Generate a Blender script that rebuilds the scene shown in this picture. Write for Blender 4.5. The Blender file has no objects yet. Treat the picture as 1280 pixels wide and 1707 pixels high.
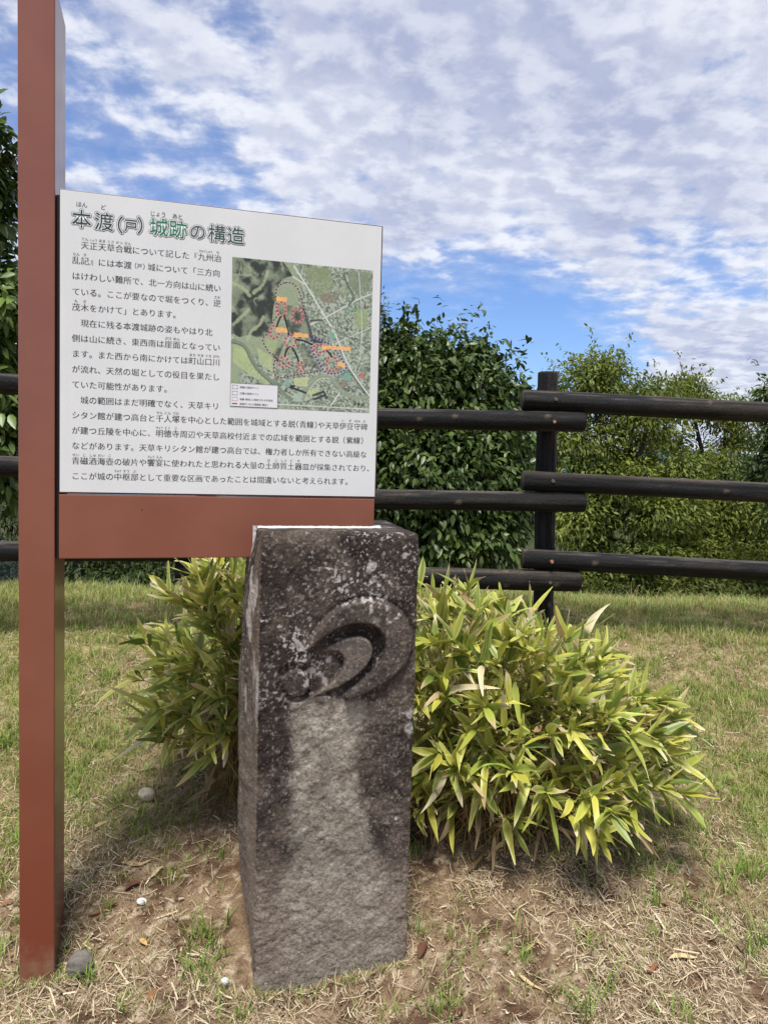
import bpy, math, random
import numpy as np
from mathutils import Vector, Matrix
R = math.radians
SC = bpy.context.scene
COL = SC.collection
random.seed(7)
RNG = np.random.default_rng(11)

# ------------------------------------------------------------------ camera
CAM_H, PITCH, ROLL, FPX = 1.35, 0.06315, 0.02798, 1282.0
_cp, _sp = math.cos(PITCH), math.sin(PITCH)
_F = np.array([0, _cp, -_sp]); _U = np.array([0, _sp, _cp]); _X = np.array([1.0, 0, 0])
_c, _s = math.cos(ROLL), math.sin(ROLL)
CR, CU, CF = _c * _X + _s * _U, -_s * _X + _c * _U, _F
CP = np.array([0, 0, CAM_H])
cd = bpy.data.cameras.new('camera'); cam = bpy.data.objects.new('camera', cd); COL.objects.link(cam)
cd.sensor_fit = 'HORIZONTAL'; cd.sensor_width = 36; cd.lens = 36 * FPX / 1280
cd.clip_start = 0.05; cd.clip_end = 8000
cam.matrix_world = Matrix([[CR[0], CU[0], -CF[0], 0], [CR[1], CU[1], -CF[1], 0], [CR[2], CU[2], -CF[2], CAM_H], [0, 0, 0, 1]])
SC.camera = cam

# ------------------------------------------------------------------ light
SUN_EL, SUN_AZ = R(69), R(187)      # azimuth from +Y towards +X: behind the camera, nearly straight behind
sd = bpy.data.lights.new('sun', 'SUN'); sun = bpy.data.objects.new('sun', sd); COL.objects.link(sun)
sd.energy = 4.6; sd.angle = R(16); sd.color = (1.0, 0.955, 0.88)
_sdir = Vector((math.sin(SUN_AZ) * math.cos(SUN_EL), math.cos(SUN_AZ) * math.cos(SUN_EL), math.sin(SUN_EL)))
sun.rotation_euler = _sdir.to_track_quat('Z', 'Y').to_euler()
SC.view_settings.view_transform = 'Standard'; SC.view_settings.look = 'None'
SC.view_settings.gamma = 1; SC.view_settings.exposure = 0.22

class NT:
    """small helper around a node tree"""
    def __init__(s, t): s.t = t; s.n = t.nodes; s.l = t.links
    def add(s, typ, **kw):
        n = s.n.new(typ)
        for k, v in kw.items(): setattr(n, k, v)
        return n
    def put(s, sock, v):
        if isinstance(v, bpy.types.NodeSocket): s.l.new(v, sock)
        elif v is not None: sock.default_value = v
    def math(s, op, a, b=None, c=None, clamp=False):
        n = s.add('ShaderNodeMath', operation=op, use_clamp=clamp)
        for i, v in enumerate((a, b, c)):
            if v is not None: s.put(n.inputs[i], v)
        return n.outputs[0]
    def vmath(s, op, a, b=None, out=0):
        n = s.add('ShaderNodeVectorMath', operation=op)
        s.put(n.inputs[0], a)
        if b is not None: s.put(n.inputs[1], b)
        return n.outputs[out]
    def noise(s, vec, scale, detail=4, rough=.5, dist=0, lac=2.0):
        n = s.add('ShaderNodeTexNoise')
        s.put(n.inputs['Vector'], vec); s.put(n.inputs['Scale'], scale); s.put(n.inputs['Detail'], detail)
        s.put(n.inputs['Roughness'], rough); s.put(n.inputs['Distortion'], dist); s.put(n.inputs['Lacunarity'], lac)
        return n.outputs[0]
    def smooth(s, v, a, b, lo=0, hi=1):
        n = s.add('ShaderNodeMapRange', interpolation_type='SMOOTHSTEP')
        for i, x in enumerate((v, a, b, lo, hi)): s.put(n.inputs[i], x)
        return n.outputs[0]
    def mix(s, f, a, b):
        n = s.add('ShaderNodeMix', data_type='RGBA')
        s.put(n.inputs[0], f); s.put(n.inputs[6], a); s.put(n.inputs[7], b)
        return n.outputs[2]

def px_dir(px, py):
    d = CR * ((px - 640) / FPX) + CU * ((853.5 - py) / FPX) + CF
    return d / np.linalg.norm(d)

# sky: Nishita blue with a sheet of altocumulus laid over it as a horizontal layer
w = bpy.data.worlds.new('World'); SC.world = w; w.use_nodes = True
T = NT(w.node_tree); T.n.clear()
SKY_S = 0.1
sky = T.add('ShaderNodeTexSky', sky_type='NISHITA', sun_disc=False, sun_elevation=SUN_EL, sun_rotation=SUN_AZ,
            air_density=1.0, dust_density=0.3, ozone_density=3.0)
gen = T.add('ShaderNodeTexCoord').outputs['Generated']
dirv = T.vmath('NORMALIZE', gen)
sep = T.add('ShaderNodeSeparateXYZ'); T.put(sep.inputs[0], dirv)
zc = T.math('ADD', T.math('MAXIMUM', sep.outputs[2], 0.0), 0.17)
cmb = T.add('ShaderNodeCombineXYZ')
T.put(cmb.inputs[0], T.math('DIVIDE', sep.outputs[0], zc)); T.put(cmb.inputs[1], T.math('DIVIDE', sep.outputs[1], zc))
P = cmb.outputs[0]
puff = T.noise(P, 9.5, 7, .57, .12)
mid = T.noise(T.vmath('ADD', P, (3.1, 7.7, 0)), 2.3, 5, .55, .3)
big = T.noise(T.vmath('ADD', P, (1.3, 4.1, 0)), .8, 3, .5)
def blob(px, py, deg):
    d = px_dir(px, py)
    dot = T.vmath('DOT_PRODUCT', dirv, tuple(d), out=1)
    return T.smooth(dot, math.cos(R(deg)), math.cos(R(deg * .15)))
gaps = [(780, 610, 11.5, .36), (640, 540, 6, .16), (960, 590, 6, .14), (310, 320, 7, .13), (150, 170, 5, .12), (420, 40, 3, .08), (1130, 380, 4, .07), (1190, 470, 4, .10), (330, 190, 4, .06), (20, 200, 5, .08), (880, 500, 4, .08)]
fills = [(800, 230, 16, .10), (1150, 200, 13, .12), (1200, 600, 5, .18), (450, 120, 14, .07), (750, 430, 6, .06)]
den = T.math('ADD', T.math('MULTIPLY', puff, .74), T.math('MULTIPLY', mid, .40))
den = T.math('ADD', den, T.math('MULTIPLY', T.math('SUBTRACT', big, .5), .25))
for a, b, c, k in gaps: den = T.math('SUBTRACT', den, T.math('MULTIPLY', blob(a, b, c), k))
for a, b, c, k in fills: den = T.math('ADD', den, T.math('MULTIPLY', blob(a, b, c), k))
cov0 = T.smooth(den, .415, .655)
cov = T.math('ADD', cov0, T.math('MULTIPLY', T.math('MULTIPLY', T.math('SUBTRACT', 1.0, cov0), .20), T.smooth(den, .22, .46)))
thick = T.smooth(den, .54, .76)
light = T.noise(T.vmath('ADD', P, (0.025, -0.05, 0)), 9.5, 7, .57, .12)
lit = T.smooth(T.math('SUBTRACT', puff, light), -.14, .20)
wide_ = T.smooth(T.noise(T.vmath('ADD', P, (8.2, 2.6, 0)), 1.5, 3, .5), .38, .62)
whiteness = T.math('ADD', T.math('MULTIPLY', lit, .62), T.math('MULTIPLY', T.math('SUBTRACT', 1.0, thick), .28))
whiteness = T.math('ADD', whiteness, T.math('SUBTRACT', T.math('MULTIPLY', wide_, .34), .06), clamp=True)
k = 1.0 / SKY_S
ccol = T.mix(whiteness, (.40 * k, .44 * k, .60 * k, 1), (.80 * k, .82 * k, .88 * k, 1))
skyc = T.mix(.0, sky.outputs[0], sky.outputs[0])
hs = T.add('ShaderNodeMix', data_type='RGBA', blend_type='MULTIPLY'); T.put(hs.inputs[0], 1.0)
T.put(hs.inputs[6], skyc); T.put(hs.inputs[7], (.95, 1.10, 1.42, 1))
final = T.mix(T.math('MULTIPLY', cov, .93), hs.outputs[2], ccol)
bg = T.add('ShaderNodeBackground'); T.put(bg.inputs[0], final); T.put(bg.inputs[1], SKY_S)
T.l.new(bg.outputs[0], T.add('ShaderNodeOutputWorld').inputs[0])

# ------------------------------------------------------------------ helpers
def vn(P, seed=0):
    """smooth value noise in 0..1 at points P (N,3)"""
    P = np.asarray(P, float); i = np.floor(P).astype(np.int64); f = P - i; f = f * f * (3 - 2 * f)
    def h(a, b, c):
        n = (a * 374761393 + b * 668265263 + c * 2147483647 + seed * 974634777) & 0xffffffff
        n = ((n ^ (n >> 13)) * 1274126177) & 0xffffffff
        n = ((n ^ (n >> 16)) * 2246822519) & 0xffffffff
        return ((n ^ (n >> 15)) & 0xffff) / 65535.0
    x, y, z = i[:, 0], i[:, 1], i[:, 2]; u, v, t = f[:, 0], f[:, 1], f[:, 2]
    def lx(yy, zz): return h(x, yy, zz) * (1 - u) + h(x + 1, yy, zz) * u
    a = lx(y, z) * (1 - v) + lx(y + 1, z) * v
    b = lx(y, z + 1) * (1 - v) + lx(y + 1, z + 1) * v
    return a * (1 - t) + b * t
def fbm(P, scale, octv=4, seed=0, rough=.5):
    P = np.asarray(P, float) * scale; s = 0; a = 1; tot = 0
    for o in range(octv):
        s = s + a * vn(P + o * 17.3, seed + o); tot += a; a *= rough; P = P * 2.03
    return s / tot
def sstep(x, a, b):
    t = np.clip((x - a) / (b - a), 0, 1); return t * t * (3 - 2 * t)
def srgb(r, g, b):
    return tuple(((c / 255) / 12.92 if c <= 10 else ((c / 255 + .055) / 1.055) ** 2.4) for c in (r, g, b))
def mixc(a, b, t):
    return np.asarray(a) * (1 - np.asarray(t)[..., None]) + np.asarray(b) * np.asarray(t)[..., None]

def link(name, data, parent=None):
    o = bpy.data.objects.new(name, data); COL.objects.link(o)
    if parent: o.parent = parent
    return o
def mesh_np(name, V, faces, mat, parent=None, col=None, smooth=True, mats=None, midx=None):
    """faces: list of int arrays (n,3) or (n,4); col: per-vertex rgb"""
    me = bpy.data.meshes.new(name)
    V = np.asarray(V, np.float32)
    faces = [np.asarray(f, np.int32) for f in faces if len(f)]
    nl = sum(f.size for f in faces); npoly = sum(len(f) for f in faces)
    me.vertices.add(len(V)); me.vertices.foreach_set('co', V.ravel())
    me.loops.add(nl); me.polygons.add(npoly)
    me.loops.foreach_set('vertex_index', np.concatenate([f.ravel() for f in faces]))
    tot = np.concatenate([np.full(len(f), f.shape[1], np.int32) for f in faces])
    st = np.concatenate([[0], np.cumsum(tot)[:-1]]).astype(np.int32)
    me.polygons.foreach_set('loop_start', st)
    me.update(calc_edges=True)
    if smooth: me.polygons.foreach_set('use_smooth', np.ones(npoly, bool))
    if col is not None:
        a = me.color_attributes.new('Col', 'FLOAT_COLOR', 'POINT')
        c = np.ones((len(V), 4), np.float32); c[:, :3] = col
        a.data.foreach_set('color', c.ravel())
    for m in (mats or [mat]): me.materials.append(m)
    if midx is not None: me.polygons.foreach_set('material_index', np.asarray(midx, np.int32))
    me.validate(); me.update()
    return link(name, me, parent)
def tag(o, label=None, cat=None, group=None, kind=None):
    for k, v in (('label', label), ('category', cat), ('group', group), ('kind', kind)):
        if v: o[k] = v
    return o
def empty(name, loc=(0, 0, 0), rz=0):
    o = link(name, None); o.location = loc; o.rotation_euler = (0, 0, rz); o.empty_display_size = .1
    return o

def at(px, py, D):
    d = CR * ((px - 640) / FPX) + CU * ((853.5 - py) / FPX) + CF
    return CP + d * (D / d[1])
def on_plane(px, py, o, yaw):
    """photo pixel -> (along, z) on the vertical plane through o turned by yaw"""
    d = CR * ((px - 640) / FPX) + CU * ((853.5 - py) / FPX) + CF
    nrm = np.array([math.sin(yaw), -math.cos(yaw), 0]); e = np.array([math.cos(yaw), math.sin(yaw), 0])
    t = ((np.asarray(o) - CP) @ nrm) / (d @ nrm)
    p = CP + d * t
    return (p - np.asarray(o)) @ e, p[2]

def grid_faces(nr, nc, wrap=False):
    r = np.arange(nr - 1)[:, None]; c = np.arange(nc if wrap else nc - 1)[None, :]
    c2 = (c + 1) % nc
    return np.stack([r * nc + c, r * nc + c2, (r + 1) * nc + c2, (r + 1) * nc + c], -1).reshape(-1, 4)

def box_bevel(x0, x1, y0, y1, z0, z1, bev=.003, seg=2):
    import bmesh
    bm = bmesh.new()
    bmesh.ops.create_cube(bm, size=1)
    for v in bm.verts:
        v.co = Vector((x0 if v.co.x < 0 else x1, y0 if v.co.y < 0 else y1, z0 if v.co.z < 0 else z1))
    bmesh.ops.bevel(bm, geom=bm.edges[:], offset=bev, segments=seg, affect='EDGES', profile=.5)
    return bm
def bm_obj(name, bm, mat, parent=None, smooth=False):
    me = bpy.data.meshes.new(name); bm.to_mesh(me); bm.free(); me.materials.append(mat)
    for p in me.polygons: p.use_smooth = smooth
    return link(name, me, parent)

# ------------------------------------------------------------------ materials
def mat_new(name):
    m = bpy.data.materials.new(name); m.use_nodes = True
    T = NT(m.node_tree); T.n.clear()
    p = T.add('ShaderNodeBsdfPrincipled'); o = T.add('ShaderNodeOutputMaterial')
    T.l.new(p.outputs[0], o.inputs[0])
    return m, T, p, o
def mat_simple(name, col, rough=.5, spec=.5, coat=0):
    m, T, p, o = mat_new(name)
    p.inputs['Base Color'].default_value = (*col, 1); p.inputs['Roughness'].default_value = rough
    p.inputs['Specular IOR Level'].default_value = spec; p.inputs['Coat Weight'].default_value = coat
    return m
def mat_vcol(name, rough=.6, spec=.3, bump=None, trans=0, fine=None):
    """colour from the mesh's own colour attribute; bump = (scale, strength, distance)"""
    m, T, p, o = mat_new(name)
    a = T.add('ShaderNodeAttribute', attribute_name='Col')
    c = a.outputs[0]
    geo = T.add('ShaderNodeTexCoord').outputs['Object']
    if fine:
        f = T.noise(geo, fine[0], 4, .65)
        mr = T.add('ShaderNodeMapRange'); T.put(mr.inputs[0], f)
        mr.inputs[1].default_value = .25; mr.inputs[2].default_value = .75
        mr.inputs[3].default_value = 1 - fine[1]; mr.inputs[4].default_value = 1 + fine[1]
        c = T.vmath('SCALE', c); c.node.inputs[3].default_value = 1; T.l.new(mr.outputs[0], c.node.inputs[3])
    T.put(p.inputs['Base Color'], c)
    p.inputs['Roughness'].default_value = rough; p.inputs['Specular IOR Level'].default_value = spec
    if bump:
        b = T.add('ShaderNodeBump'); b.inputs['Strength'].default_value = bump[1]; b.inputs['Distance'].default_value = bump[2]
        T.put(b.inputs['Height'], T.noise(geo, bump[0], 6, .65)); T.l.new(b.outputs[0], p.inputs['Normal'])
    if trans:
        tr = T.add('ShaderNodeBsdfTranslucent'); T.put(tr.inputs[0], c)
        mx = T.add('ShaderNodeMixShader'); mx.inputs[0].default_value = trans
        T.l.new(p.outputs[0], mx.inputs[1]); T.l.new(tr.outputs[0], mx.inputs[2]); T.l.new(mx.outputs[0], o.inputs[0])
    return m

def mat_paint():
    m, T, p, o = mat_new('red_brown_paint')
    g = T.add('ShaderNodeTexCoord').outputs['Object']
    n1 = T.noise(g, 3.0, 4, .6); n2 = T.noise(g, 260, 3, .5)
    sepz = T.add('ShaderNodeSeparateXYZ'); T.put(sepz.inputs[0], g)
    c = T.mix(T.smooth(n1, .3, .7), (.190, .060, .034, 1), (.222, .076, .044, 1))
    # the paint turns darker and redder towards the foot
    zz = T.math('ADD', sepz.outputs[2], T.math('MULTIPLY', n1, .3))
    c = T.mix(T.smooth(zz, .1, .95), (.175, .040, .020, 1), c)
    sv = T.vmath('MULTIPLY', g, (60, 60, 9)); scr = T.noise(sv, 1, 2, .5)
    c = T.mix(T.math('MULTIPLY', T.smooth(scr, .80, .84), .35), c, (.42, .25, .19, 1))
    dirt = T.noise(T.vmath('MULTIPLY', g, (9, 9, 1.2)), 1, 5, .65)
    c = T.mix(T.math('MULTIPLY', T.smooth(dirt, .5, .8), .22), c, (.12, .06, .045, 1))
    mud = T.math('SUBTRACT', T.math('MULTIPLY', T.noise(g, 30, 5, .65), .26), T.math('ADD', sepz.outputs[2], .10))
    c = T.mix(T.math('MULTIPLY', T.smooth(mud, .0, .2), .6), c, (.27, .20, .14, 1))
    T.put(p.inputs['Base Color'], c)
    T.put(p.inputs['Roughness'], T.smooth(n1, .3, .7, .28, .36))
    p.inputs['Specular IOR Level'].default_value = .5; p.inputs['Coat Weight'].default_value = .25; p.inputs['Coat Roughness'].default_value = .12
    b = T.add('ShaderNodeBump'); b.inputs['Strength'].default_value = .012; b.inputs['Distance'].default_value = .0006
    T.put(b.inputs['Height'], n2); T.l.new(b.outputs[0], p.inputs['Normal'])
    return m
def mat_sheet():
    m, T, p, o = mat_new('white_sheet')
    g = T.add('ShaderNodeTexCoord').outputs['Object']
    n1 = T.noise(g, 4, 4, .6); n2 = T.noise(g, 120, 2, .5)
    c = T.mix(T.smooth(n1, .3, .75), (.63, .65, .65, 1), (.68, .70, .695, 1))
    c = T.mix(T.math('MULTIPLY', T.smooth(n2, .76, .80), .30), c, (.40, .38, .34, 1))
    streak = T.noise(T.vmath('MULTIPLY', g, (30, 30, 1.5)), 1, 4, .6)
    c = T.mix(T.math('MULTIPLY', T.smooth(streak, .52, .8), .12), c, (.5, .48, .42, 1))
    T.put(p.inputs['Base Color'], c); p.inputs['Roughness'].default_value = .38; p.inputs['Specular IOR Level'].default_value = .35
    return m
M = dict(
    paint=mat_paint(), sheet=mat_sheet(),
    dark=mat_simple('dark_gap', (.02, .012, .01), .6),
    edge=mat_simple('dark_brown_edge', (.085, .032, .026), .4),
    ink=mat_simple('black_ink', (.018, .018, .02), .5, .3),
    grey_ink=mat_simple('grey_ink', (.055, .058, .06), .5, .3),
    white=mat_simple('white_print', (.70, .72, .715), .4, .3),
    legend=mat_simple('legend_white', (.68, .69, .71), .4, .3),
    t_dark=mat_simple('title_dark_teal', (.022, .05, .05), .45, .3),
    t_green=mat_simple('title_green', (.015, .16, .085), .45, .3),
    t_slate=mat_simple('title_slate_green', (.03, .075, .065), .45, .3),
    mapm=mat_vcol('printed_map', .4, .3),
    stone=mat_vcol('weathered_stone', .9, .2, (85, .9, .006), fine=(130, .45)),
    leaf_sasa=mat_vcol('bamboo_leaf', .42, .45, trans=.22),
    straw=mat_vcol('straw', .8, .2),
    grass=mat_vcol('grass_blade', .5, .3, trans=.25),
    leaf_gloss=mat_vcol('glossy_leaf', .40, .4, trans=.15),
    leaf_soft=mat_vcol('soft_leaf', .5, .35, trans=.35),
    soil=mat_vcol('soil', .95, .12, (95, 1.0, .014), fine=(170, .55)),
    log=mat_vcol('charred_log', .68, .25, (90, .9, .006), fine=(60, .4)),
    bark=mat_simple('bark', (.035, .028, .022), .9, .2),
    bolt=mat_simple('rusty_bolt', (.36, .16, .09), .45, .5),
    bolt_dark=mat_simple('dark_bolt', (.10, .085, .075), .5, .5),
    rock=mat_vcol('rock', .9, .2, (120, .6, .003), fine=(120, .3)),
    litter=mat_vcol('dry_leaf', .7, .25, trans=.1),
    caulk=mat_simple('white_caulk', (.52, .51, .49), .6, .3),
    hill=mat_simple('wooded_hill', (.05, .085, .09), .95, .1),
)

# ------------------------------------------------------------------ ground
GY = np.array([-60, -30, 0, 1.5, 2.0, 2.4, 3.0, 3.7, 4.3, 4.7, 5.2, 6.2, 8.5, 14, 25, 60, 200, 4000.])
GZ = np.array([-4, -2.0, -.36, -.20, -.085, -.01, .135, .335, .485, .525, .49, .22, -.7, -3.2, -8, -14, -18, -18.])
def ground_z(x, y, bump=True):
    x = np.asarray(x, float); y = np.asarray(y, float)
    z = (np.interp(y - .12, GY, GZ) + np.interp(y, GY, GZ) * 2 + np.interp(y + .12, GY, GZ)) / 4
    z = z + .02 * np.clip(-x, -1.5, 1.5) * np.clip((y - 2.0), 0, 1) - .085 * sstep(-x, .1, 1.4) * sstep(y, 3.0, 4.2)
    z = z - .085 * np.exp(-((x + .24) / .36) ** 2 - ((y - 1.98) / .26) ** 2) - .03 * np.exp(-((x + .92) / .25) ** 2 - ((y - 1.98) / .2) ** 2)
    if bump:
        P = np.stack([x, y, x * 0], -1).reshape(-1, 3)
        n = (fbm(P, 3.0, 3, 5) - .5) * .05 + (fbm(P, 22, 3, 9) - .5) * .018
        z = z + n.reshape(z.shape) * np.clip((9 - y) / 4, 0, 1)
    return z
def green_density(x, y):
    """0 bare soil .. 1 turf"""
    P = np.stack([x, y, x * 0], -1)
    n = fbm(P, 2.6, 4, 31); n2 = fbm(P, 9, 3, 37)
    start = np.interp(x, [-3, -1.0, -.75, -.2, .5, 1.0, 1.4, 3], [2.0, 2.1, 2.5, 2.9, 2.9, 2.6, 2.15, 1.9])
    g = sstep(y + (n - .5) * 1.3 + (n2 - .5) * .5, start - .2, start + .75)
    bare = sstep(fbm(P, 5.5, 3, 77), .50, .64)
    return np.clip(g * (1 - .55 * bare), 0, 1)

def axis(lo, hi, step, far_lo, far_hi, nfar=26):
    a = np.arange(lo, hi + step / 2, step)
    g1 = lo - np.geomspace(step * 2, lo - far_lo, nfar)[::-1]
    g2 = hi + np.geomspace(step * 2, far_hi - hi, nfar)
    return np.concatenate([g1, a, g2])
gx = axis(-2.9, 3.0, .014, -4000, 4000); gy = axis(1.3, 5.3, .014, -300, 4000)
X, Y = np.meshgrid(gx, gy)
Z = ground_z(X, Y)
P3 = np.stack([X, Y, X * 0], -1).reshape(-1, 3)
Zf = Z.ravel() + ((fbm(P3, 60, 2, 3) - .5) * .015) * ((P3[:, 1] > 1.2) & (P3[:, 1] < 5.4))
gd = green_density(P3[:, 0], P3[:, 1])
soil = mixc(srgb(120, 98, 76), srgb(154, 132, 106), fbm(P3, 7, 4, 41))
soil = mixc(soil, srgb(92, 70, 54), sstep(fbm(P3, 16, 5, 43, .6), .50, .66))
soil = mixc(soil, srgb(212, 194, 166), sstep(fbm(P3, 60, 3, 47), .60, .74) * .7)
turf = mixc(srgb(120, 116, 68), srgb(166, 152, 106), sstep(fbm(P3, 14, 4, 45), .3, .7))
gc = mixc(soil, turf, gd * .8)
far = sstep(P3[:, 1], 5.3, 7)
gc = mixc(gc, np.array(srgb(58, 64, 34)), far)
ground = mesh_np('ground', np.stack([P3[:, 0], P3[:, 1], Zf], -1), [grid_faces(len(gy), len(gx))], M['soil'], col=gc)
tag(ground, kind='structure')

# distant wooded ridge, far beyond the slope
hx = np.linspace(-1600, 1900, 180); prof = []
hv = []
for i, (dy, f) in enumerate(((0, 0), (120, .55), (260, .9), (380, 1.0), (600, .5), (900, 0))):
    n = fbm(np.stack([hx, hx * 0 + dy * .6, hx * 0], -1), .004, 4, 71)
    hv.append(np.stack([hx, hx * 0 + 1500 + dy, -22 + f * (34 + 58 * n)], -1))
ridge = mesh_np('hills', np.concatenate(hv), [grid_faces(6, 180)], M['hill']); tag(ridge, kind='structure')

# ------------------------------------------------------------------ information sign
YAW = 0.28031
SO = np.array([-.8654, 2.04, 1.2504]); SW, SH, BAR = .8703, .7851, .1789
sign = empty('information_sign', (SO[0], SO[1], 0), YAW)
tag(sign, 'tall red brown post carrying a white information board about the castle ruins', 'sign')
pz = -.28
bm = box_bevel(-.0977, -.0092, 0, .22, pz, 2.555, .0035, 3)
post = bm_obj('post', bm, M['paint'], sign)
# backing tray with its thin coloured lip, then the white sheet on it
tray = bm_obj('board_frame', box_bevel(0.0015, SW + .0045, .004, .045, SO[2] - .004, SO[2] + SH + .004, .0015, 2), M['edge'], sign)
sheet = bm_obj('board_sheet', box_bevel(.003, SW, -.0005, .003, SO[2], SO[2] + SH, .0006, 1), M['sheet'], sign)
strip = bm_obj('mounting_strip', box_bevel(-.0085, .0010, .018, .19, SO[2] - BAR, SO[2] + SH - .008, .001, 1), M['dark'], sign)

ST_O = at(437, 886, 2.07); ST_YAW = R(9.0)     # stone pillar, front left top corner
a_notch = on_plane(424.5, 905, (SO[0], SO[1], 0), YAW)[0]
z_notch = 1.1615
import bmesh
def bar_bm():
    bm = bmesh.new()
    z0, z1 = SO[2] - BAR, SO[2] - .0065
    prof = [(.001, z0), (a_notch + .012, z0), (a_notch + .012, z_notch), (SW, z_notch), (SW, z1), (.001, z1)]
    f = bm.faces.new([bm.verts.new((a, 0.0, z)) for a, z in prof])
    r = bmesh.ops.extrude_face_region(bm, geom=[f])
    for v in [g for g in r['geom'] if isinstance(g, bmesh.types.BMVert)]: v.co.y = .06
    bmesh.ops.recalc_face_normals(bm, faces=bm.faces[:])
    bmesh.ops.bevel(bm, geom=bm.edges[:], offset=.002, segments=2, affect='EDGES', profile=.5)
    return bm
beam = bm_obj('beam', bar_bm(), M['paint'], sign)

# --- lettering: glyph outlines re-cut with thin horizontals, like a Mincho face
_glyphs = {}
def glyph(ch, thin=None, fat=.006, res=3):
    key = ('ok', ch, thin, fat, res)
    if key not in _glyphs:
        best = None
        for th_, ft_, rs_ in ((thin, fat, res), (.004 if thin is None else thin * .5, fat * .5, res), (0, 0, res), (0, 0, 5), (0, 0, 2), (0, .001, 4)):
            V, F = _glyph(ch, th_, ft_, rs_)
            if not len(F): best = best or (V, F); continue
            a, b, c = V[F[:, 0]], V[F[:, 1]], V[F[:, 2]]
            ar = np.abs((b - a)[:, 0] * (c - a)[:, 1] - (b - a)[:, 1] * (c - a)[:, 0]).sum() / 2
            if ar > _area[(ch, th_, ft_, rs_)] * .986 and ar < _area[(ch, th_, ft_, rs_)] * 1.05: best = (V, F); break
            best = best or (V, F)
        _glyphs[key] = best
    return _glyphs[key]
_area = {}
def _glyph(ch, thin=None, fat=.006, res=3):
    key = okey = (ch, thin, fat, res); auto = thin is None; total = 0.0
    if key in _glyphs: return _glyphs[key]
    c = bpy.data.curves.new('g', 'FONT'); c.body = ch
    o = bpy.data.objects.new('g', c); COL.objects.link(o)
    dg = bpy.context.evaluated_depsgraph_get(); dg.update()
    cu = o.to_curve(dg).copy(); o.to_curve_clear()
    cu.dimensions = '2D'; cu.fill_mode = 'BOTH'; cu.resolution_u = res
    if auto: thin = .018 if sum(len(q.bezier_points) for q in cu.splines) < 60 else .007
    for sp in cu.splines:
        bp = sp.bezier_points; n = len(bp)
        co = np.array([p.co[:2] for p in bp]); hl = np.array([p.handle_left[:2] for p in bp]); hr = np.array([p.handle_right[:2] for p in bp])
        nco, nhl, nhr = np.roll(co, -1, 0), np.roll(hl, -1, 0), np.roll(hr, -1, 0)
        def unit(*cands):
            for d in cands:
                l = math.hypot(*d)
                if l > 1e-5: return d / l
            return np.array([1., 0])
        sh = np.zeros((n, 2))
        for i in range(n):
            dout = unit(hr[i] - co[i], hl[(i + 1) % n] - co[i], co[(i + 1) % n] - co[i])
            din = unit(co[i] - hl[i], co[i] - hr[i - 1], co[i] - co[i - 1])
            n1 = np.array([din[1], -din[0]]); n2 = np.array([dout[1], -dout[0]])
            w1 = thin * abs(n1[1]) ** 2 - fat; w2 = thin * abs(n2[1]) ** 2 - fat
            det = n1[0] * n2[1] - n1[1] * n2[0]
            if abs(det) > .35:
                sh[i] = np.array([(-w1 * n2[1] + w2 * n1[1]) / det, (w1 * n2[0] - w2 * n1[0]) / det])
            else:
                nn = n1 + n2; nn = nn / max(np.linalg.norm(nn), 1e-6); sh[i] = -nn * (w1 + w2) / 2
        for i, p in enumerate(bp):
            p.handle_left_type = p.handle_right_type = 'FREE'
            a, b, c3 = co[i] + sh[i], hl[i] + sh[i], hr[i] + sh[i]
            p.co = (*a, 0); p.handle_left = (*b, 0); p.handle_right = (*c3, 0)
        C0 = co + sh; C1 = hr + sh; C2 = np.roll(hl + sh, -1, 0); C3 = np.roll(C0, -1, 0)
        tt = np.linspace(0, 1, 6)[:-1][None, :, None]
        Q = ((1 - tt) ** 3 * C0[:, None] + 3 * tt * (1 - tt) ** 2 * C1[:, None] + 3 * tt ** 2 * (1 - tt) * C2[:, None] + tt ** 3 * C3[:, None]).reshape(-1, 2)
        Q2 = np.roll(Q, -1, 0); total += (Q[:, 0] * Q2[:, 1] - Q[:, 1] * Q2[:, 0]).sum() / 2
    _area[okey] = abs(total)
    ob = bpy.data.objects.new('g2', cu); COL.objects.link(ob)
    dg.update(); ev = ob.evaluated_get(dg); me = ev.to_mesh()
    V = np.array([v.co[:2] for v in me.vertices]).reshape(-1, 2); Fs = [tuple(p.vertices) for p in me.polygons]
    ev.to_mesh_clear()
    bpy.data.objects.remove(ob); bpy.data.objects.remove(o); bpy.data.curves.remove(cu); bpy.data.curves.remove(c)
    _glyphs[key] = (V, np.array([t for f in Fs for t in [(f[0], f[j], f[j + 1]) for j in range(1, len(f) - 1)]], int).reshape(-1, 3))
    return _glyphs[key]
class Letters:
    """collects glyphs laid on the board: (along, z) of each em box centre"""
    def __init__(s): s.V = []; s.F = []; s.n = 0
    def put(s, ch, a, z, size, b, sx=1.0, **kw):
        if ch in ' 　': return
        V, F = glyph(ch, **kw)
        if not len(V): return
        W = np.zeros((len(V), 3)); W[:, 0] = a + (V[:, 0] - .5) * size * sx; W[:, 2] = z + (V[:, 1] - .38) * size; W[:, 1] = b
        # the face has to look towards the viewer (-b)
        s.V.append(W); s.F.append(F + s.n); s.n += len(V)
    def build(s, name, mat, parent):
        return mesh_np(name, np.concatenate(s.V), [np.concatenate(s.F)], mat, parent, smooth=False)
def bp(px, py): return on_plane(px, py, (SO[0], SO[1], 0), YAW)

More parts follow.
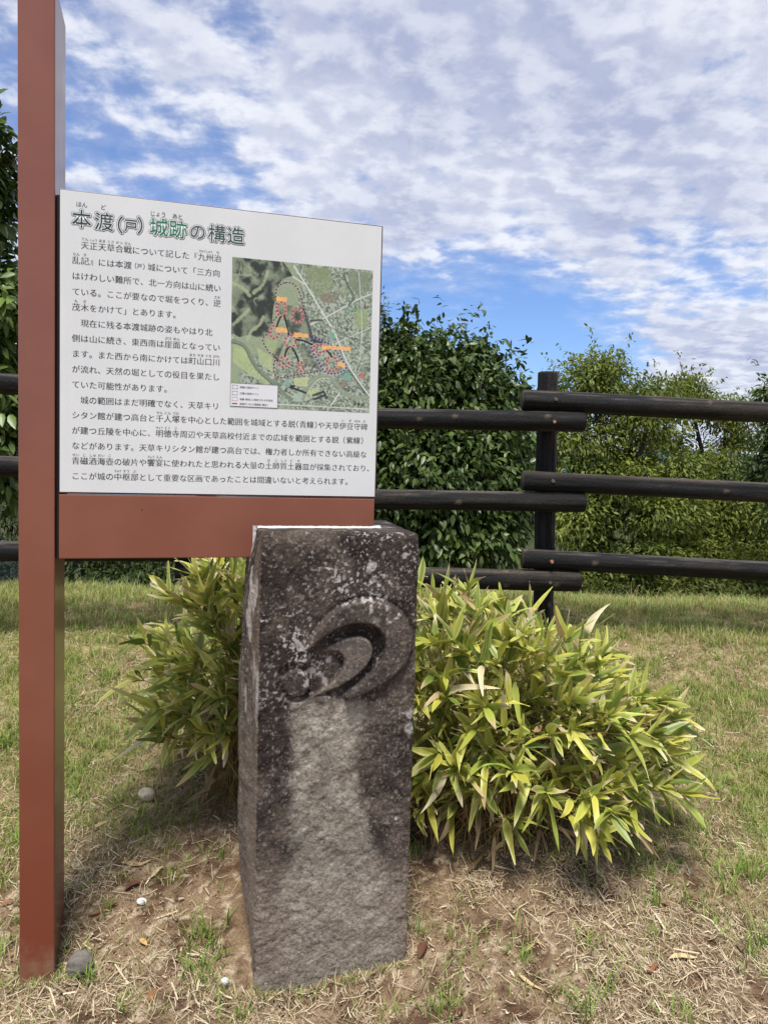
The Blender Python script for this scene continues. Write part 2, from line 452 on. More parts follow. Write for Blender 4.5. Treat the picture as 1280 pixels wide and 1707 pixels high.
# title, each sign with a thin outline
title = [('本', 136, 364.5, 1.0, 't_dark'), ('渡', 173.5, 369, 1.0, 't_dark'), ('（', 190.5, 373.2, .95, 't_dark'), ('戸', 218.5, 375.5, .72, 't_dark'),
         ('）', 243.5, 376.5, .95, 't_dark'), ('城', 265, 378.3, 1.0, 't_green'), ('跡', 297, 382, 1.0, 't_green'), ('の', 329.5, 386, .93, 't_slate'),
         ('構', 361.5, 389, 1.0, 't_slate'), ('造', 393, 392.5, 1.0, 't_slate')]
EM = (bp(297, 382)[0] - bp(265, 378)[0]) * .99
rim, gap, cols = Letters(), Letters(), {}
for ch, x, y, s, m in title:
    a, z = bp(x, y)
    for q in range(14):
        c_, s_ = math.cos(q * 2 * math.pi / 14), math.sin(q * 2 * math.pi / 14)
        rim.put(ch, a + EM * .072 * c_, z + EM * .072 * s_, EM * s, -.0008 - q * .00001, thin=0)
        gap.put(ch, a + EM * .046 * c_, z + EM * .046 * s_, EM * s, -.0012 - q * .00001, thin=0)
    cols.setdefault(m, Letters()).put(ch, a, z, EM * s, -.0018, thin=-.004, fat=.004)
rim.build('title_outline', M['grey_ink'], sign); gap.build('title_gap', M['white'], sign)
for m, L in cols.items(): L.build('title_lettering', M[m], sign)

body = Letters(); ruby = body
pitch = (bp(363.5, 442)[0] - bp(142.5, 408)[0]) / 16.0
a0 = bp(127, 459)[0]; zs0 = bp(126.7, 459.4)[1]; zs1 = bp(126.7, 793.1)[1]
line_z = lambda i: zs0 + (zs1 - zs0) * (i - 2) / 13.0
wide = (bp(607, 706)[0] - a0) / 37.0       # lower block runs the full width
LINES = ['　天正天草合戦について記した『九州治', '乱記』には本渡{城について「三方向', 'はけわしい難所で、北一方向は山に続い', 'ている。ここが要なので堀をつくり、逆', '茂木をかけて」とあります。',
         '　現在に残る本渡城跡の姿もやはり北', '側は山に続き、東西南は崖面となってい', 'ます。また西から南にかけては町山口川', 'が流れ、天然の堀としての役目を果たし', 'ていた可能性があります。',
         '　城の範囲はまだ明確でなく、天草キリ', 'シタン館が建つ高台と千人塚を中心とした範囲を城域とする説[青線]や天草伊豆守碑', 'が建つ丘陵を中心に、明徳寺周辺や天草高校付近までの広域を範囲とする説 [紫線]',
         'などがあります。天草キリシタン館が建つ高台では、権力者しか所有できない高級な', '青磁酒海壺の破片や饗宴に使われたと思われる大量の土師質土器皿が採集されており、', 'ここが城の中枢部として重要な区画であったことは間違いないと考えられます。']
RUBY = {0: [(1, 1, 'てん'), (2, 1, 'しょう'), (3, 1, 'あま'), (4, 1, 'くさ'), (5, 1, 'かっ'), (6, 1, 'せん'), (15, 2, 'きゅうしゅう'), (17, 1, 'ち')],
        1: [(0, 1, 'らん'), (1, 1, 'き')], 3: [(17, 1, 'さか')], 4: [(0, 1, 'も'), (1, 1, 'ぎ')], 6: [(11, 1, 'がけ'), (12, 1, 'めん')],
        7: [(14, 1, 'まち'), (15, 1, 'やま'), (16, 1, 'ぐち'), (17, 1, 'がわ')], 11: [(10, 1, 'せん'), (11, 1, 'にん'), (12, 1, 'づか'), (34, 1, 'い'), (35, 1, 'ず'), (36, 1, 'のかみ'), (37, 1, 'ひ')],
        12: [(10, 1, 'みょう'), (11, 1, 'とく'), (12, 1, 'じ')], 14: [(0, 1, 'せい'), (1, 1, 'じ'), (2, 1, 'しゅ'), (3, 1, 'かい'), (4, 1, 'こ'), (9, 1, 'きょう'), (10, 1, 'えん'), (24, 1, 'は'), (25, 1, 'じ'), (26, 1, 'しつ'), (27, 1, 'ど'), (28, 1, 'き')],
        15: [(5, 1, 'ちゅう'), (6, 1, 'すう'), (7, 1, 'ぶ')]}
for i, s in enumerate(LINES):
    pt = pitch if i < 11 else wide
    z = line_z(i); em = pitch * 1.0; x = 0.0
    for ch in s:
        if ch == '{':
            body.put('（', a0 + (x - .29) * pt, z, em * .8, -.0010); body.put('戸', a0 + (x + .43) * pt, z, em * .62, -.0010, thin=.006)
            body.put('）', a0 + (x + 1.19) * pt, z, em * .8, -.0010); x += 1.86; continue
        if ch == '[': body.put('（', a0 + (x - .57) * pt, z, em, -.0010); x += .5; continue
        if ch == ']': body.put('）', a0 + (x + .07) * pt, z, em, -.0010); x += .5; continue
        if ch == ' ': x += .5; continue
        body.put(ch, a0 + x * pt, z, em, -.0010); x += 1
    for c0, n, t in RUBY.get(i, []):
        rs = em * (.42 if len(t) <= 2 * n else .34)
        mid_ = a0 + (c0 + (n - 1) / 2) * pt; st = min(rs, n * pt * .86 / len(t))
        for j, ch in enumerate(t): ruby.put(ch, mid_ + (j - (len(t) - 1) / 2) * st, z + em * .74, rs, -.0010, thin=.004, fat=0, res=2)
for t, x, y in (('ほん', 136.3, 340.6), ('ど', 172, 345), ('じょう', 263.5, 356.2), ('あと', 296, 360.5)):
    a, z = bp(x, y); rs = EM * .30
    for j, ch in enumerate(t): ruby.put(ch, a + (j - (len(t) - 1) / 2) * rs * .95, z, rs, -.0010, thin=.004, fat=0, res=2)
body.build('body_lettering', M['ink'], sign)

# --- the printed aerial map: a finely divided sheet coloured by rule
def z4(x, y): return 370 + x / 4.741, 410 + y / 4.741
qa = [bp(*z4(*q)) for q in ((78, 80), (1193, 198), (1163, 1322), (68, 1265))]
am0 = (qa[0][0] + qa[3][0]) / 2; am1 = (qa[1][0] + qa[2][0]) / 2
zm1 = (qa[0][1] + qa[1][1]) / 2; zm0 = (qa[2][1] + qa[3][1]) / 2
NM = 420
mu, mv = np.meshgrid(np.linspace(0, 1, NM), np.linspace(0, 1, NM))
def muv(x, y):
    a, z = bp(*z4(x, y)); return (a - am0) / (am1 - am0), (z - zm0) / (zm1 - zm0)
Pm = np.stack([mu, mv, mu * 0], -1).reshape(-1, 3)
def nz(sc, o=4, sd=0, off=0): return fbm(Pm + off, sc, o, sd).reshape(NM, NM)
mc = np.array(srgb(150, 164, 134)) * np.ones((NM, NM, 3))
def lay(c, t):
    global mc
    mc = mixc(mc, np.array(srgb(*c)), np.clip(t, 0, 1))
def area(pts, soft=.03):
    """soft mask of a polygon given in map pixels"""
    q = np.array([muv(*p) for p in pts]); ins = np.zeros((NM, NM), bool)
    wx = mu + (nz(6, 3, 8) - .5) * soft * 3; wy = mv + (nz(6, 3, 18) - .5) * soft * 3
    n = len(q)
    for i in range(n):
        (x1, y1), (x2, y2) = q[i - 1], q[i]
        if abs(y2 - y1) < 1e-9: continue
        cnd = ((y1 > wy) != (y2 > wy)) & (wx < (x2 - x1) * (wy - y1) / (y2 - y1) + x1)
        ins ^= cnd
    return ins.astype(float)
def seg_dist(pts, closed=False):
    q = np.array([muv(*p) for p in pts]);
    if closed: q = np.concatenate([q, q[:1]])
    best = np.full((NM, NM), 9.); arc = np.zeros((NM, NM)); L = 0
    for (x1, y1), (x2, y2) in zip(q[:-1], q[1:]):
        dx, dy = x2 - x1, y2 - y1; l = math.hypot(dx, dy)
        t = np.clip(((mu - x1) * dx + (mv - y1) * dy) / max(l * l, 1e-9), 0, 1)
        d = np.hypot(mu - x1 - t * dx, mv - y1 - t * dy)
        m = d < best; best = np.where(m, d, best); arc = np.where(m, L + t * l, arc); L += l
    return best, arc
def smooth_pts(pts, closed=False, it=2):
    p = np.array(pts, float)
    for _ in range(it):
        n = np.roll(p, -1, 0) if closed else p[1:]
        b = p if closed else p[:-1]
        q = np.empty((len(b) * 2, 2)); q[0::2] = b * .75 + n * .25; q[1::2] = b * .25 + n * .75
        p = q if closed else np.concatenate([p[:1], q, p[-1:]])
    return p
# town grain: rotated cells of roofs and shadows
ca, sa = math.cos(.62), math.sin(.62)
ru, rv = mu * ca - mv * sa, mu * sa + mv * ca
jx, jy = (nz(9, 3, 201) - .5) * .05, (nz(9, 3, 203) - .5) * .05; jr = nz(34, 2, 205) - .5
cell = np.stack([np.floor((ru + jx) * 84 + jr * 1.6), np.floor((rv + jy) * 92 - jr * 1.6), mu * 0], -1).reshape(-1, 3) + .5
rnd = vn(cell * 3.7, 3).reshape(NM, NM); rnd2 = vn(cell * 5.3, 13).reshape(NM, NM)
edge = (np.minimum(np.abs((ru * 58) % 1 - .5), np.abs((rv * 64) % 1 - .5)))
town = sstep(nz(5, 3, 5) + mu * .5 - .15 * mv, .42, .6)
roof = mixc(np.array(srgb(112, 128, 112)), np.array(srgb(186, 194, 182)), sstep(rnd, .35, .75))
roof = mixc(roof, np.array(srgb(52, 62, 66)), ((rnd2 > .62) & (rnd < .55)).astype(float))
mc = mixc(mc, roof, town * .72)
forest = area([(60, 60), (470, 110), (560, 250), (430, 330), (420, 560), (380, 700), (250, 740), (100, 690), (60, 700)]) + area([(430, 480), (560, 480), (700, 640), (720, 740), (560, 720), (520, 620)]) * .8 + area([(600, 780), (720, 830), (790, 980), (620, 960)]) * .6 + area([(430, 760), (500, 760), (470, 900), (420, 860)])
fcol = mixc(np.array(srgb(32, 40, 40)), np.array(srgb(132, 144, 120)), sstep(nz(20, 6, 21, .3), .38, .70))
ridge_n = np.abs(nz(7, 5, 23, 2.2) - .5) * 2
fcol = mixc(fcol, np.array(srgb(176, 184, 150)), sstep(.10 - ridge_n, 0, .09) * .55 * sstep(nz(11, 2, 27), .4, .6))
mc = mixc(mc, fcol, np.clip(forest, 0, 1) * .95)
for poly, c in (([(640, 150), (860, 170), (900, 330), (800, 440), (700, 330)], (134, 146, 108)), ([(1000, 190), (1180, 200), (1170, 330), (1080, 400), (1000, 300)], (122, 136, 108)), ([(790, 380), (940, 370), (900, 460), (800, 450)], (132, 122, 104)),
                ([(1030, 500), (1150, 510), (1140, 650), (1060, 660)], (150, 168, 118)), ([(80, 770), (190, 800), (280, 990), (400, 1080), (330, 1090), (150, 960), (75, 900)], (178, 194, 138)),
                ([(270, 800), (400, 870), (400, 1000), (300, 930)], (180, 196, 140)), ([(330, 740), (440, 740), (430, 850), (380, 850)], (164, 182, 132)), ([(560, 1050), (680, 1040), (660, 1110), (560, 1100)], (196, 204, 150)), ([(680, 1140), (760, 1130), (760, 1180), (690, 1190)], (182, 198, 140))):
    lay(c, area(poly, .012) * (.75 + .35 * (nz(14, 3, 25) - .5) * 2))
# light valleys in the wood
for pts in ([(200, 740), (240, 660), (300, 620), (330, 560)], [(90, 620), (150, 560), (210, 500)], [(250, 370), (330, 300), (360, 200)], [(80, 290), (170, 330), (220, 390)]):
    d, a = seg_dist(smooth_pts(pts)); lay((180, 186, 150), sstep(.016 - d + (nz(40, 3, 207) - .5) * .02, 0, .012) * .7)
for pts, wd, c in (([(570, 160), (700, 360), (760, 470), (830, 580), (900, 700), (1000, 960), (1160, 1180)], .006, (214, 218, 208)), ([(700, 620), (830, 560), (1070, 420), (1180, 380)], .005, (206, 212, 204)),
                   ([(700, 590), (790, 585)], .007, (60, 66, 64)), ([(1000, 980), (1080, 1090), (1160, 1200)], .005, (66, 74, 76)), ([(560, 240), (650, 300)], .005, (210, 214, 204)),
                   ([(700, 860), (1180, 640)], .003, (204, 212, 204)), ([(820, 620), (1180, 820)], .003, (90, 100, 100)), ([(960, 230), (1000, 330), (1050, 400), (1000, 470)], .008, (92, 104, 92)), ([(1080, 200), (1110, 620), (1090, 900)], .003, (200, 208, 200)),
                   ([(440, 1250), (1160, 1290)], .004, (208, 214, 206)), ([(860, 1260), (930, 1160)], .005, (214, 218, 210)),
                   ([(76, 752), (150, 765), (200, 810), (230, 890), (290, 980), (370, 1050), (440, 1110), (500, 1180), (590, 1240)], .012, (122, 136, 116)), ([(76, 764), (145, 778), (190, 820), (220, 900), (285, 995), (365, 1065), (440, 1130)], .003, (70, 80, 74)),
                   ([(630, 1220), (690, 1100), (760, 1030), (850, 1030), (900, 1080), (950, 1150), (1040, 1200), (1150, 1195)], .014, (146, 158, 136)), ([(650, 1225), (704, 1110), (766, 1045), (846, 1046)], .003, (196, 204, 180))):
    d, a = seg_dist(smooth_pts(pts)); lay(c, sstep(wd - d, -.002, .002) * .9)
for p, q, c in (((500, 1100), (660, 1160), (40, 48, 48)), ((520, 1110), (570, 1105), (36, 44, 44)), ((720, 1180), (800, 1150), (48, 56, 56)), ((730, 1210), (810, 1180), (48, 56, 56)), ((800, 1150), (830, 1200), (48, 56, 56))):
    d, a = seg_dist([p, q]); lay(c, sstep(.007 - d, -.002, .002))
for x, y, r_, c in ((515, 1085, .022, (140, 178, 164)), (985, 1035, .028, (112, 168, 146)), (1108, 1025, .016, (196, 96, 96)), (870, 705, .022, (120, 176, 160)), (600, 1190, .03, (170, 190, 172)), (965, 1085, .02, (140, 120, 112))):
    u_, v_ = muv(x, y); lay(c, (np.maximum(np.abs(mu - u_), np.abs(mv - v_)) < r_ * (.6 + .8 * nz(30, 2, 61))).astype(float) * .8)
OUT = [(520, 283), (460, 300), (425, 345), (425, 420), (440, 490), (445, 545), (395, 600), (385, 670), (310, 735), (345, 800), (390, 860), (440, 850), (410, 920), (405, 1000), (455, 1050), (560, 1022), (680, 1002), (785, 990), (800, 960), (750, 890), (712, 850), (715, 780), (705, 715), (690, 640), (660, 540), (630, 420), (605, 345), (570, 300)]
BLUE = [(705, 712), (780, 742), (870, 785), (915, 850), (975, 930), (985, 970), (930, 1002), (850, 1012), (800, 985), (765, 920), (718, 840), (700, 790)]
lay((44, 44, 58), area([(690, 700), (740, 712), (850, 776), (760, 770), (710, 770)], .004) * .9)
def dash(pts, c, wd, per, duty, closed=True, halo=(214, 190, 186)):
    d, a = seg_dist(smooth_pts(pts, closed), closed)
    lay(halo, sstep(wd * 1.5 - d, -.001, .002) * .55)
    lay(c, sstep(wd - d, -.0015, .0015) * ((a / per) % 1 < duty))
dash(OUT, (62, 36, 46), .0044, .024, .7); dash(BLUE, (40, 36, 92), .0056, .024, .7, halo=(214, 208, 226))
d_, a_ = seg_dist(smooth_pts([(640, 500), (690, 640), (712, 740)])); lay((50, 52, 66), sstep(.012 - d_, -.004, .004) * .7)
for cx, cy, rx, ry in ((470, 500, 38, 56), (597, 548, 42, 56), (415, 680, 32, 52), (540, 750, 42, 46), (490, 915, 35, 42), (615, 955, 27, 34), (868, 932, 46, 58), (775, 810, 56, 30)):
    th = np.linspace(0, 2 * math.pi, 26)[:-1]
    dash([(cx + rx * math.cos(t) * (1 + .12 * math.sin(3 * t + cx)), cy + ry * math.sin(t)) for t in th], (160, 78, 80), .0068, .026, .66, halo=(226, 176, 168))
for pts in ([(492, 550), (508, 610), (530, 700)], [(462, 560), (440, 610), (428, 650)], [(585, 740), (640, 745), (712, 778)], [(525, 800), (505, 830), (498, 865)], [(555, 805), (590, 860), (606, 910)], [(830, 830), (855, 850), (866, 875)]):
    d, a = seg_dist(smooth_pts(pts)); lay((24, 22, 24), sstep(.0062 - d, -.002, .002))
for cx, cy, hw, hh in ((470, 418, 44, 18), (472, 664, 48, 18), (625, 705, 58, 18), (905, 805, 112, 16), (945, 938, 30, 17)):
    uc, vc = muv(cx, cy); hu, hv_ = abs(muv(cx + hw, cy)[0] - uc), abs(muv(cx, cy + hh)[1] - vc); u0, u1, v0, v1 = uc - hu, uc + hu, vc + hv_, vc - hv_; j = (nz(40, 2, 65) - .5) * .014
    lay((244, 184, 112), ((mu > u0 + j) & (mu < u1 + j) & (mv < v0 + j) & (mv > v1 + j)).astype(float) * (.78 + .3 * nz(60, 2, 67)))
u_, v_ = muv(1015, 502); lay((52, 150, 106), ((np.abs(mu - u_) < .045) & (np.abs(mv - v_) < .010)).astype(float) * sstep(nz(70, 2, 69), .4, .55))
u_, v_ = muv(1000, 1137); lay((50, 54, 60), ((np.abs(mu - u_) < .05) & (np.abs(mv - v_) < .011)).astype(float) * sstep(nz(70, 2, 79), .45, .58) * .8)
mc = mc * (.84 + .32 * nz(150, 2, 73))[..., None]; mc = mc * .88 + .02 * np.array(srgb(196, 204, 196))
a_g = am0 + (am1 - am0) * mu.ravel(); z_g = zm0 + (zm1 - zm0) * mv.ravel()
smap = mesh_np('site_map', np.stack([a_g, a_g * 0 - .0009, z_g], -1), [grid_faces(NM, NM)], M['mapm'], sign, col=np.clip(mc, 0, 1).reshape(-1, 3), smooth=False)
# legend box
def quad_sheet(name, a0_, a1_, z0_, z1_, b, mat, parent):
    return mesh_np(name, [(a0_, b, z0_), (a1_, b, z0_), (a1_, b, z1_), (a0_, b, z1_)], [np.array([[0, 1, 2, 3]])], mat, parent, smooth=False)
la0, lz1 = bp(*z4(70, 1078)); la1, lz0 = bp(*z4(439, 1283))
lz0 = (lz0 + bp(*z4(69, 1265))[1]) / 2; lz1 = (lz1 + bp(*z4(439, 1101))[1]) / 2; la0 = am0
leg = quad_sheet('map_legend', la0, la1, lz0, lz1, -.0014, M['legend'], smap)
fr = []; ff = []
t_ = .0009
for (x0, x1, y0, y1) in ((la0, la1, lz0, lz0 + t_), (la0, la1, lz1 - t_, lz1), (la0, la0 + t_, lz0 + t_, lz1 - t_), (la1 - t_, la1, lz0 + t_, lz1 - t_)):
    n = len(fr); fr += [(x0, -.0018, y0), (x1, -.0018, y0), (x1, -.0018, y1), (x0, -.0018, y1)]; ff.append((n, n + 1, n + 2, n + 3))
mesh_np('legend_border', fr, [np.array(ff)], M['grey_ink'], smap, smooth=False)
ll = Letters(); LH = lz1 - lz0; LWd = la1 - la0
M['leg_blue'] = mat_simple('legend_blue', (.03, .025, .22), .5); M['leg_red'] = mat_simple('legend_red', (.55, .16, .15), .5); M['leg_purple'] = mat_simple('legend_purple', (.05, .03, .12), .5)
for i, (tx, mk) in enumerate((('狭義の城域ライン', 'leg_blue'), ('広義の城域ライン', 'leg_purple'), ('曲輪（陣地）と想定される平坦地', 'leg_red'), ('曲輪をつなぐ連絡路（推定）', 'ink'))):
    z = lz1 - LH * (.17, .43, .68, .88)[i]; em = LWd * .050
    x = la0 + LWd * .22
    for ch in tx:
        h = ch in '（）'
        ll.put(ch, x - (.25 * em if ch == '（' else -.0 if not h else .25 * em - .5 * em), z, em, -.0018, thin=0, fat=0.004, res=2); x += em * (.5 if h else 1)
    fr = []; ff = []
    cx, hw, hh = la0 + LWd * .095, LWd * .055, LH * .085
    if i < 3:
        sg = []
        for k_ in range(3):
            f0 = -1 + k_ * .75; sg += [(cx + f0 * hw, cx + (f0 + .5) * hw, z + hh - .0011, z + hh), (cx + f0 * hw, cx + (f0 + .5) * hw, z - hh, z - hh + .0011)]
        for k_ in range(2):
            f0 = -.75 + k_ * .9; sg += [(cx - hw, cx - hw + .0011, z + f0 * hh, z + (f0 + .55) * hh), (cx + hw - .0011, cx + hw, z + f0 * hh, z + (f0 + .55) * hh)]
    else: sg = [(cx - hw, cx + hw, z - .0012, z + .0012)]
    for (x0, x1, y0, y1) in sg:
        n = len(fr); fr += [(x0, -.0018, y0), (x1, -.0018, y0), (x1, -.0018, y1), (x0, -.0018, y1)]; ff.append((n, n + 1, n + 2, n + 3))
    mesh_np('legend_key', fr, [np.array(ff)], M[mk], smap, smooth=False)
pl_ = Letters()
for j, ch in enumerate('祇園橋'):
    a, z = bp(*z4(1050 + j * 30, 1247 + j * 3)); pl_.put(ch, a, z, pitch * .42, -.0013, thin=0, fat=.008, res=2)
ll.build('legend_lettering', M['ink'], smap); pl_.build('place_name_lettering', M['ink'], smap)
# two small screw heads on the beam
for a_, z_ in ((.212, SO[2] - .045),):
    bm = bmesh.new(); bmesh.ops.create_uvsphere(bm, u_segments=10, v_segments=6, radius=.0022)
    for v in bm.verts: v.co = Vector((v.co.x + a_, v.co.y * .4, v.co.z + z_))
    bm_obj('screw_head', bm, M['dark'], sign, True)

# ------------------------------------------------------------------ stone pillar
SW2 = .4335; TOPZ = ST_O[2]; BOTZ = -.27; SDEP = .50
def zoom5(x, y): return 390 + x / 3.879, 860 + y / 3.879
def sp(px, py): return on_plane(px, py, ST_O, ST_YAW)
NF, NZ = 230, 600
fs = np.linspace(0, SW2, NF); fz = np.linspace(BOTZ, TOPZ, NZ)
FS, FZ = np.meshgrid(fs, fz)
def poly_mask(pts, smooth_it=3):
    q = np.array([sp(*zoom5(*p)) for p in smooth_pts(pts, True, smooth_it)]); ins = np.zeros(FS.shape, bool)
    for i in range(len(q)):
        (x1, y1), (x2, y2) = q[i - 1], q[i]
        if abs(y2 - y1) < 1e-9: continue
        ins ^= ((y1 > FZ) != (y2 > FZ)) & (FS < (x2 - x1) * (FZ - y1) / (y2 - y1) + x1)
    return ins.astype(float)
def blur(a, n):
    for _ in range(n):
        a = (np.roll(a, 1, 0) + a * 2 + np.roll(a, -1, 0)) / 4; a = (np.roll(a, 1, 1) + a * 2 + np.roll(a, -1, 1)) / 4
    return a
outer = [(470, 875), (500, 790), (545, 715), (640, 615), (740, 560), (860, 532), (1000, 558), (1100, 640), (1155, 760), (1145, 880), (1085, 985), (965, 1085), (830, 1155), (735, 1195), (705, 1165), (720, 1148),
         (830, 1060), (920, 980), (965, 880), (972, 800), (930, 725), (840, 693), (720, 708), (600, 772), (500, 850)]
groove = [(492, 860), (600, 772), (720, 706), (840, 690), (932, 722), (976, 796), (970, 880), (922, 982), (830, 1062), (712, 1160), (640, 1175), (560, 1160), (500, 1180), (470, 1080), (500, 960), (540, 905)]
inner = [(552, 888), (600, 850), (700, 795), (800, 772), (870, 795), (902, 850), (893, 915), (850, 985), (770, 1055), (660, 1125), (495, 1182), (500, 1165), (600, 1110), (680, 1035), (714, 960), (700, 900), (650, 880)]
th = np.linspace(0, 2 * math.pi, 25)[:-1]
disc = [(402 + 86 * math.cos(t), 1090 + 90 * math.sin(t)) for t in th]
moat = [(400 + 128 * math.cos(t), 1082 + 128 * math.sin(t)) for t in th]
m_out, m_gr, m_in, m_di, m_mo = (poly_mask(p) for p in (outer, groove, inner, disc, moat))
rel = np.zeros(FS.shape)
wide_out = blur(m_out, 26)
rel += blur(m_out, 4) * .019 + wide_out * .002
gr = np.clip(m_gr - m_in - m_di, 0, 1)
rel -= blur(gr, 3) * .016
uni = np.clip(m_out + m_gr + m_di, 0, 1); rel -= .011 * np.clip(blur(uni, 40) * 2, 0, 1) * (1 - blur(uni, 1)) * np.clip((FS - .05) / .12, 0, 1)
# the outer flank falls away towards the groove like a chisel cut
rel -= blur(np.clip(m_mo - m_di - m_gr, 0, 1), 3) * .012
tilt = np.clip((FS - sp(*zoom5(560, 900))[0]) / .09, 0, 1)
rel += blur(m_in, 2) * (-.006 + .016 * tilt) + blur(m_di, 3) * .003
PF = np.stack([FS, FS * 0, FZ], -1).reshape(-1, 3)
# flaked hollow in the middle of the lower face
hol = sstep(.70 - FZ, 0, .05) * sstep(FS + (fbm(PF, 7, 4, 91).reshape(FS.shape) - .5) * .10, .045, .12) * (1 - sstep(FS + (fbm(PF, 8, 4, 92).reshape(FS.shape) - .5) * .12, .30, .345))
hol *= sstep(FZ, .02, .25)
rough = (fbm(PF, 12, 5, 93).reshape(FS.shape) - .5) * .009 + (fbm(PF, 55, 4, 94).reshape(FS.shape) - .5) * .0052
slant = PF @ np.array([[.8, 0, -.6], [0, 1, 0], [.6, 0, .8]])
lay_n = fbm(slant * np.array([8, 1, 30]), 1, 4, 95).reshape(FS.shape)
lowf = sstep(.80 - FZ, 0, .15)
rough = rough * (1 + .3 * lowf) + (lay_n - .5) * .0065 * lowf
keep = 1 - .55 * np.clip(blur(np.clip(m_out + m_gr + m_di, 0, 1), 2), 0, 1)
front_d = rel + rough * keep - blur(hol, 3) * .007
# ring round the block: front, right, back, left
nR, nB, nL = 40, 24, 70
lw = lambda z: np.interp(z, [-.2, -.1, -.05, .03, .12, .25, .5, .75, .95, 1.08, 1.14, 1.2], [.008, .008, .018, .036, .048, .055, .058, .058, .052, .041, .024, .02])
V = np.zeros((NZ, NF + nR + nB + nL, 3)); C = np.zeros_like(V)
V[:, :NF, 0] = FS; V[:, :NF, 1] = -front_d; V[:, :NF, 2] = FZ
zc_ = fz[:, None]
def side(n): return np.linspace(0, 1, n + 2)[1:-1][None, :]
t = side(nR); V[:, NF:NF + nR, 0] = SW2 - .012 * t; V[:, NF:NF + nR, 1] = SDEP * t; V[:, NF:NF + nR, 2] = zc_
t = side(nB); s0 = NF + nR; V[:, s0:s0 + nB, 0] = SW2 - .012 + (-lw(zc_) - SW2 + .012) * t; V[:, s0:s0 + nB, 1] = SDEP; V[:, s0:s0 + nB, 2] = zc_
t = 1 - side(nL); s1 = s0 + nB
V[:, s1:, 0] = -lw(zc_) * np.interp(t, [0, .06, .16, .34, 1], [0, .28, .62, 1, .95]); V[:, s1:, 1] = SDEP * t; V[:, s1:, 2] = zc_
Pv = V.reshape(-1, 3)
nrm = np.zeros_like(V); nrm[:, NF:s0, 0] = 1; nrm[:, s0:s1, 1] = 1; nrm[:, s1:, 0] = -1
amp = np.zeros(V.shape[:2]); amp[:, NF:s1] = .006; amp[:, s1:] = .010 * np.minimum(1, np.arange(nL)[::-1] / 8 + .25)[None]
stra = fbm(Pv * np.array([1, 26, 3.2]), 1, 4, 101).reshape(V.shape[:2]) - .5
n2 = fbm(Pv, 30, 4, 103).reshape(V.shape[:2]) - .5
V += nrm * (amp * (stra * 1.6 + n2 * 1.0))[..., None]
# worn top edge and corners
tz = (TOPZ - V[:, :, 2]); wear = .010 * np.exp(-tz / .007) + .003 * np.exp(-tz / .03)
cen = np.array([SW2 / 2, SDEP / 2])
dxy = V[:, :, :2] - cen; V[:, :, :2] -= dxy / np.linalg.norm(dxy, axis=-1, keepdims=True) * (wear * (.6 + .9 * fbm(Pv, 25, 3, 107).reshape(V.shape[:2])))[..., None]
cw = np.exp(-np.arange(NF) / 2.6); cn = fbm(np.stack([fz * 0, fz * 0, fz], -1), 24, 4, 109)
V[:, :NF, 1] += (cw[None] + cw[::-1][None]) * (.002 + .011 * sstep(cn, .45, .8)[:, None])
ring = V.shape[1]
# cap
cap = []; last = V[-1]
for q in (.06, .2, .4, .6, .8, .97):
    r_ = last.copy(); r_[:, :2] = last[:, :2] * (1 - q) + cen * q
    r_[:, 2] = TOPZ + (fbm(r_, 30, 3, 111) - .5) * .006; cap.append(r_)
VV = np.concatenate([V.reshape(-1, 3)] + cap)
faces = [grid_faces(NZ + 6, ring, wrap=True)]
cf = (NZ + 5) * ring
# colours
pc = VV
dark = mixc(srgb(52, 45, 41), srgb(90, 80, 72), sstep(fbm(pc, 22, 6, 121, .7), .3, .7))
grain = fbm(pc, 150, 2, 119)
dark = mixc(dark, srgb(36, 30, 29), sstep(fbm(pc, 7, 4, 123), .5, .68) * .7)
pale = mixc(srgb(128, 121, 110), srgb(166, 159, 146), sstep(fbm(pc, 26, 6, 125, .68), .3, .7))
pale = mixc(pale, srgb(118, 108, 96), sstep(fbm(slant[:0] if False else pc * np.array([1, 1, 1.6]), 34, 4, 127), .54, .7) * .6)
lowc = mixc(srgb(104, 92, 84), srgb(142, 131, 118), fbm(pc, 22, 5, 129, .62))
fx = np.zeros(len(pc)); fx[:NZ * ring].reshape(NZ, ring)[:, :NF] = 1
sx_, sz_ = pc[:, 0], pc[:, 2]
warp = (fbm(pc, 11, 6, 91, .66) - .5) * .11; warp2 = (fbm(pc, 12, 6, 92, .66) - .5) * .10
pm = sstep(.705 - sz_ + warp * .4, 0, .04) * sstep(sx_ + warp, .05, .125) * (1 - sstep(sx_ + warp2 + np.interp(sz_, [.1, .3, .45, .7], [-.08, -.02, .03, 0]), .285, .325))
edge_in = np.interp(sz_, [0, .3, .42, .55, .7, .8], [-.06, -.02, .02, .02, .0, -.02]); pm = pm * sstep(sx_ + warp, .06 + edge_in, .12 + edge_in)
bl = sstep(.32 - sz_ + warp, 0, .28)
colr = mixc(dark, lowc, np.clip(bl, 0, 1))
colr = mixc(colr, pale, pm * fx * np.clip(np.interp(sz_, [-.1, .1, .4, .8], [.3, .55, .9, .95]) * (.55 + .8 * fbm(pc, 12, 5, 126, .6)), 0, 1))
colr = mixc(colr, lowc, (1 - fx) * .5 * sstep(.9 - sz_, 0, .4))
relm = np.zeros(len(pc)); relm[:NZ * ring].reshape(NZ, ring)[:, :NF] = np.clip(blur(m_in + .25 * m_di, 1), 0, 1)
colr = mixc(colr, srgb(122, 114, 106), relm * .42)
outm = np.zeros(len(pc)); outm[:NZ * ring].reshape(NZ, ring)[:, :NF] = np.clip(blur(m_out, 1), 0, 1)
